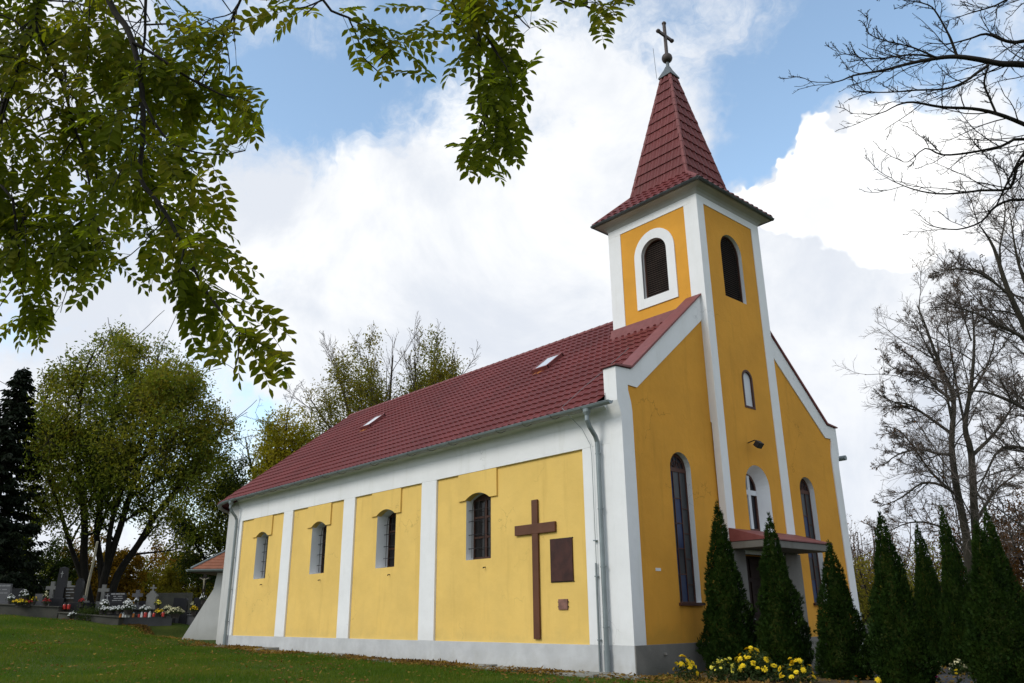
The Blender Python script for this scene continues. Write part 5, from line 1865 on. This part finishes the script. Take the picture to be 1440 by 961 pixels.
kerb(-60, 80, (863, 869), 34, 34.5, .42, 2.6, 'wallstone', 'long stepped stone kerb under the leftmost graves')
kerb(81, 166, (872, 879), 34.2, 34.2, .28, 1.6, 'wallstone', 'cracked dark kerb in front of the black obelisk')
kerb(167, 242, (875, 873), 34.6, 35.5, .24, 1.6, 'granite', 'pale kerb with a row of candles below the flower covered tomb')
kerb(246, 275, (875, 876), 36, 36, .30, 1.8, 'granite', 'grey granite tomb slab beside the annex buttress')
kerb(72, 117, (860, 861), 35.4, 35.4, .35, 1.4, 'blackgranite', 'stepped black granite base below the obelisk')
kerb(140, 212, (866, 866), 35.2, 35.2, .22, 1.5, 'blackgranite', 'black granite tomb covered with white flowers')
headstone(-2, 851, 35, .95, 1.05, 'granite', 'grey headstone with a dark tablet at the left edge', 'slant', text=3)
headstone(19, 848, 38, .75, .75, 'blackgranite', 'low black headstone behind white flowers', 'flat')
headstone(55, 850, 35.3, .36, .50, 'granite', 'short grey stone pillar beside red flowers', 'flat', t=.3)
stone_cross(70, 850, 36, 1.12, .60, 'lightstone', 'pale stone cross just left of the black obelisk')
# obelisk
b_ = gbase(82, 852, 35.4)
root = empty('obelisk', tuple(b_), 'tall black granite obelisk with a small engraved cross', 'gravestone', 'gravestones left of the church')
L = Local(b_, .1)
L.bx(-.30, .30, -.25, .25, -.4, .32)
L.build('base', M['blackgranite'], root, bevel=.012)
L = Local(b_, .1)
L.add([L.pt(*q) for q in [(-.20, -.16, .32), (.20, -.16, .32), (.20, .16, .32), (-.20, .16, .32), (-.15, -.12, 1.62), (.15, -.12, 1.62), (.15, .12, 1.62), (-.15, .12, 1.62), (0, 0, 1.68)]],
      [(0, 1, 5, 4), (1, 2, 6, 5), (2, 3, 7, 6), (3, 0, 4, 7), (4, 5, 8), (5, 6, 8), (6, 7, 8), (7, 4, 8)])
L.build('shaft', M['blackgranite'], root)
L = Local(b_, .1)
L.bx(-.012, .012, -.148, -.12, 1.2, 1.48).bx(-.06, -.013, -.148, -.12, 1.36, 1.39).bx(.013, .06, -.148, -.12, 1.36, 1.39)
L.build('engraving', M['lettering'], root)
stone_cross(93, 848, 37, 1.10, .62, 'lightstone', 'pale stone cross behind the brown slab right of the obelisk')
headstone(96, 851, 35.5, .58, .86, 'browngranite', 'dark brown polished slab between obelisk and black pillar', 'flat', text=4)
headstone(108, 852, 35.5, .30, 1.34, 'blackgranite', 'narrow black pillar gravestone beside the brown slab', 'round', t=.26)
stone_cross(117, 849, 36.5, .40, .26, 'lightstone', 'very small pale cross beside red flowers', t=.09)
stone_cross(143, 850, 36.5, .98, .52, 'lightstone', 'weathered stone cross behind the black inscribed headstone')
headstone(161, 852, 35.8, 1.0, .64, 'blackgranite', 'wide black headstone with white cross and lettering', 'cut', text=4, cross=True)
stone_cross(191, 856, 36.2, .92, .50, 'granite', 'grey stone cross with a small wreath left of the stele')
# stele with cross on top
b_ = gbase(211, 864, 35.6)
root = empty('stone_stele', tuple(b_), 'pale limestone stele with rounded shoulders and small cross on top', 'gravestone', 'gravestones left of the church')
L = Local(b_, .1)
L.plate([(-.28, -.3), (.28, -.3), (.26, .1), (.21, .14), (.19, .72), (.24, .76), (.22, .82), (.10, .92), (.06, 1.0), (-.06, 1.0), (-.10, .92), (-.22, .82), (-.24, .76), (-.19, .72), (-.21, .14), (-.26, .1)], -.13, .13)
L.build('body', M['lightstone'], root, bevel=.015)
L = Local(b_, .1)
L.plate([(-.035, .98), (.035, .98), (.035, 1.09), (.13, 1.09), (.13, 1.16), (.035, 1.16), (.035, 1.26), (-.035, 1.26), (-.035, 1.16), (-.13, 1.16), (-.13, 1.09), (-.035, 1.09)], -.035, .035)
L.build('cross', M['lightstone'], root)
headstone(199, 862, 37, .30, .60, 'blackgranite', 'small black tablet between grey cross and pale stele', 'flat')
headstone(250, 862, 38, .55, .78, 'blackgranite', 'black headstone behind the cream flowers near the annex', 'slant')
headstone(259, 866, 36.2, .20, .88, 'blackgranite', 'slim black pillar right of the cream flowers', 'round', t=.2)
headstone(278, 866, 36.8, .5, .9, 'blackgranite', 'black headstone half hidden by the annex buttress', 'flat')
headstone(1220, 893, 38, .55, .50, 'granite', 'dark grey gravestone seen between the church corner and thujas', 'flat')
headstone(1436, 890, 34, .5, .8, 'lightstone', 'pale gravestone glimpsed at the right edge behind the thujas', 'round')
# cemetery wall behind
a, b2 = at(205, 856, 46), at(268, 858, 46)
u = b2 - a
u[2] = 0
Lh = np.linalg.norm(u)
u /= Lh
w = np.array([-u[1], u[0], 0])
mbw = MB()
mbw.obox((a + b2) / 2 + np.array([0, 0, .15]), u * Lh / 2, w * .12, (0, 0, .75))
tag(mbw.build('cemetery_wall', M['wallstone'], bevel=.02), 'low grey wall closing the cemetery behind the stele', 'wall')
# crucifix under the annex eaves
b_ = gbase(285, 842, 37)
root = empty('crucifix', tuple(b_), 'tall dark crucifix with small gilded figure beside the annex eaves', 'cross')
L = Local(b_, .1)
L.bx(-.06, .06, -.05, .05, -1.0, 1.08).bx(-.26, -.061, -.045, .045, .86, .96).bx(.061, .26, -.045, .045, .86, .96)
L.build('cross', M['darkbark'], root)
L = Local(b_, .1)
L.tube([L.pt(0, -.09, .42), L.pt(.02, -.10, .62), L.pt(0, -.09, .80), L.pt(.01, -.09, .90)], [.015, .03, .04, .03], 8)
L.tube([L.pt(-.2, -.08, .92), L.pt(0, -.09, .82), L.pt(.2, -.08, .92)], [.012, .018, .012], 6)
L.build('figure', M['goldmetal'] if 'goldmetal' in M else M['palepole'], root)
# leaning pole
P, r = px_line([(119, 852), (124, 822), (131, 792), (137, 762)], 37, .065, .05)
tag(MB().tube(P, r, 8).build('pole', M['palepole']), 'pale leaning pole between the locust trunks and graves', 'pole')
tag(MB().tube(px_line([(1212, 900), (1211, 862)], 40, .03, .03)[0], .035, 6).build('post', M['zinc']), 'thin grey post right of the church corner', 'post')

gy = lambda px, D: None
FL = [(14, 849, 34.6, .34, .42, 26, 'whitebloom', 'white bouquet before the leftmost grey headstone'), (33, 846, 34.8, .46, .52, 34, 'whitebloom', 'large white bunch beside the low black headstone'),
      (27, 852, 34.2, .62, .30, 90, 'yellowbloom', 'broad yellow flower cushion on the leftmost kerb'), (40, 852, 34.4, .34, .28, 24, 'redbloom', 'dull red flowers right of the yellow cushion'),
      (47, 850, 34.8, .30, .34, 14, 'yellowbloom', 'green bunch with yellow dots before the grey pillar'), (63, 846, 35, .24, .46, 16, 'creambloom', 'small cream flower ball beside the pale cross'),
      (64, 852, 34.6, .36, .34, 30, 'redbloom', 'dark red flower bunch left of the obelisk'), (114, 852, 35, .30, .34, 26, 'redbloom', 'red flower bunch beside the very small cross'),
      (103, 867, 34.3, .42, .22, 22, 'whitebloom', 'low white flowers on the dark kerb edge'), (98, 868, 34.2, .24, .14, 10, 'whitebloom', 'few white flowers at the left end of the dark kerb'),
      (146, 857, 34.8, .42, .44, 60, 'whitebloom', 'white flower dome left of the black inscribed headstone'), (179, 857, 34.8, .42, .46, 60, 'whitebloom', 'white flower dome at the right end of the inscribed headstone'),
      (143, 862, 34.4, .40, .30, 40, 'whitebloom', 'low white flowers at the left end of the black tomb'), (156, 862, 34.4, .60, .28, 60, 'whitebloom', 'broad white flower mat on the black tomb'),
      (167, 862, 34.3, .44, .30, 44, 'whitebloom', 'white flowers in the middle of the black tomb'), (180, 863, 34.2, .66, .46, 70, 'whitebloom', 'big loose white bouquet on the black tomb'),
      (203, 863, 34.4, .52, .36, 70, 'whitebloom', 'white flower cushion at the right end of the black tomb'), (191, 849, 35.8, .22, .24, 16, 'whitebloom', 'white wreath hanging at the grey stone cross'),
      (221, 856, 35.4, .36, .40, 30, 'lemonbloom', 'lime and yellow bouquet right of the stele'), (223, 866, 34.8, .46, .30, 80, 'yellowbloom', 'round yellow flower cushion right of the stele'),
      (231, 868, 34.8, .34, .26, 40, 'creambloom', 'low cream flowers on the pale kerb'), (235, 862, 35.6, .46, .34, 60, 'creambloom', 'greyish cream flower dome behind the pale kerb'),
      (246, 868, 35, .74, .46, 110, 'creambloom', 'largest cream flower dome near the annex'), (272, 864, 36, .40, .40, 40, 'yellowbloom', 'yellow flowers beside the annex buttress'),
      (270, 856, 36.6, .24, .32, 20, 'creambloom', 'small cream ball above the yellow flowers by the annex'), (285, 848, 36.4, .32, .44, 20, 'whitebloom', 'white bouquet at the foot of the dark crucifix'),
      (1228, 893, 36, .2, .24, 10, 'yellowbloom', 'yellow flowers beside the dark grey gravestone on the right')]
for i, (px, py, D, w, h, n, m, lab) in enumerate(FL):
    mum(px, py, D, w, h, n, .036 if n < 70 else .032, m, 100 + i, lab, 'flowers on the graves', 60, pot=True, base_z=1)
bush(127, 864, 34.6, .9, .55, 'darkleaf', 71, 'small dark evergreen shrub between the obelisk and the flower covered tomb', per=9, size=.07)
for px, py, m, s_, lab in [(90, 857, 'redlamp', 1.3, 'left of two red lanterns on the black base'), (96, 857, 'redlamp', 1.3, 'right of two red lanterns on the black base'),
                           (169, 868.5, 'orangelamp', 1, 'orange lantern at the left of the candle row'), (173, 868.5, 'clearlamp', 1, 'white lantern beside the left orange one'), (177, 868.5, 'clearlamp', 1.1, 'taller white lantern in the candle row'),
                           (181, 868.5, 'clearlamp', .9, 'short white lantern in the middle of the candle row'), (187, 868.5, 'orangelamp', 1, 'orange lantern in the middle of the candle row'), (195, 868.5, 'redlamp', .9, 'small red lantern in the candle row'),
                           (199, 868.5, 'clearlamp', 1.1, 'white lantern next to the large red one'), (204, 868.5, 'redlamp', 1.3, 'large red lantern in the candle row'), (210, 868.5, 'clearlamp', 1.2, 'rightmost white lantern of the candle row'),
                           (216, 867.5, 'redlamp', 1, 'red lantern at the foot of the stele'), (229, 867.5, 'redlamp', 1.1, 'red lantern among the cream flowers')]:
    lantern(px, py, 34.25 if px > 100 else 35, m, lab, s_)

# ------------------------------------------------------------------ grass and fallen leaves
rs = np.random.default_rng(99)
n = 900000
x = rs.uniform(-34, 9, n)
y = rs.uniform(-30, -.62, n)
px, py, w = to_px(np.stack([x, y, np.full(n, -.4)], -1))
ok = (w > 8) & (px > -160) & (px < 1010) & (py < 1010) & (w < 38)
ok &= rs.random(n) < np.clip(26 / w, .5, 1) * .9
x, y = x[ok], y[ok]
z = hgt(x, y)
n = len(x)
print('grass blades', n)
a = rs.uniform(0, 2 * math.pi, n)
hh = rs.uniform(.035, .085, n)
patch = np.sin(x * .9 + 1.3 * np.sin(y * .7)) + np.sin(y * 1.3 + x * .4)
hh *= 1 + .22 * patch
dx = np.stack([np.cos(a), np.sin(a), 0 * a], -1)
ln = rs.normal(0, .45, (n, 2)) * hh[:, None]
bw = rs.uniform(.005, .009, n)[:, None]
B0 = np.stack([x, y, z - .01], -1)
T0 = B0 + np.stack([ln[:, 0], ln[:, 1], hh], -1)
V = np.stack([B0 - dx * bw, B0 + dx * bw, T0 + dx * bw * .25, T0 - dx * bw * .25], 1).reshape(-1, 3)
F = np.arange(4 * n).reshape(-1, 4)
tag(np_mesh('grass', V, F, M['blade']), 'short green grass over the churchyard', 'grass', kind='stuff')
# weeds along the paving
n = 105000
x = rs.uniform(-34, 10, n)
y = np.where(rs.random(n) < .45, -.25 - np.abs(rs.normal(0, .45, n)), rs.uniform(-20, 0, n))
clump = np.sin(x * 1.7 + np.sin(y * 2.1) * 1.5) + np.sin(y * 1.9 + x * .6)
px, py, w = to_px(np.stack([x, y, np.full(n, -.4)], -1))
ok = (w > 8) & (px > -160) & (px < 1100) & (w < 38) & (rs.random(n) < np.clip(.22 + .22 * clump, .05, .8) * np.where(y > -1.2, 1, .42))
x, y = x[ok], y[ok]
# bed by the thujas
m = 5200
xb = rs.uniform(.3, 10, m)
yb = rs.uniform(-4, 10, m)
keep = (rs.random(m) < .75)
x, y = np.concatenate([x, xb[keep]]), np.concatenate([y, yb[keep]])
n = len(x)
print('fallen leaves', n)
P = np.stack([x, y, hgt(x, y) + rs.uniform(.035, .075, n)], -1)
A = np.stack([rs.normal(0, 1, n), rs.normal(0, 1, n), rs.normal(0, .25, n)], -1)
A /= np.linalg.norm(A, axis=1, keepdims=True)
S = np.cross(A, np.stack([rs.normal(0, .35, n), rs.normal(0, .35, n), np.ones(n)], -1))
S /= np.linalg.norm(S, axis=1, keepdims=True)
L = rs.uniform(.04, .10, n)
V, F = leaf_quads(P, A, S, L, L * .6, .3)
tag(np_mesh('fallen_leaves', V, F, M['litter']), 'brown and yellow leaves lying in the grass', 'leaves', kind='stuff')
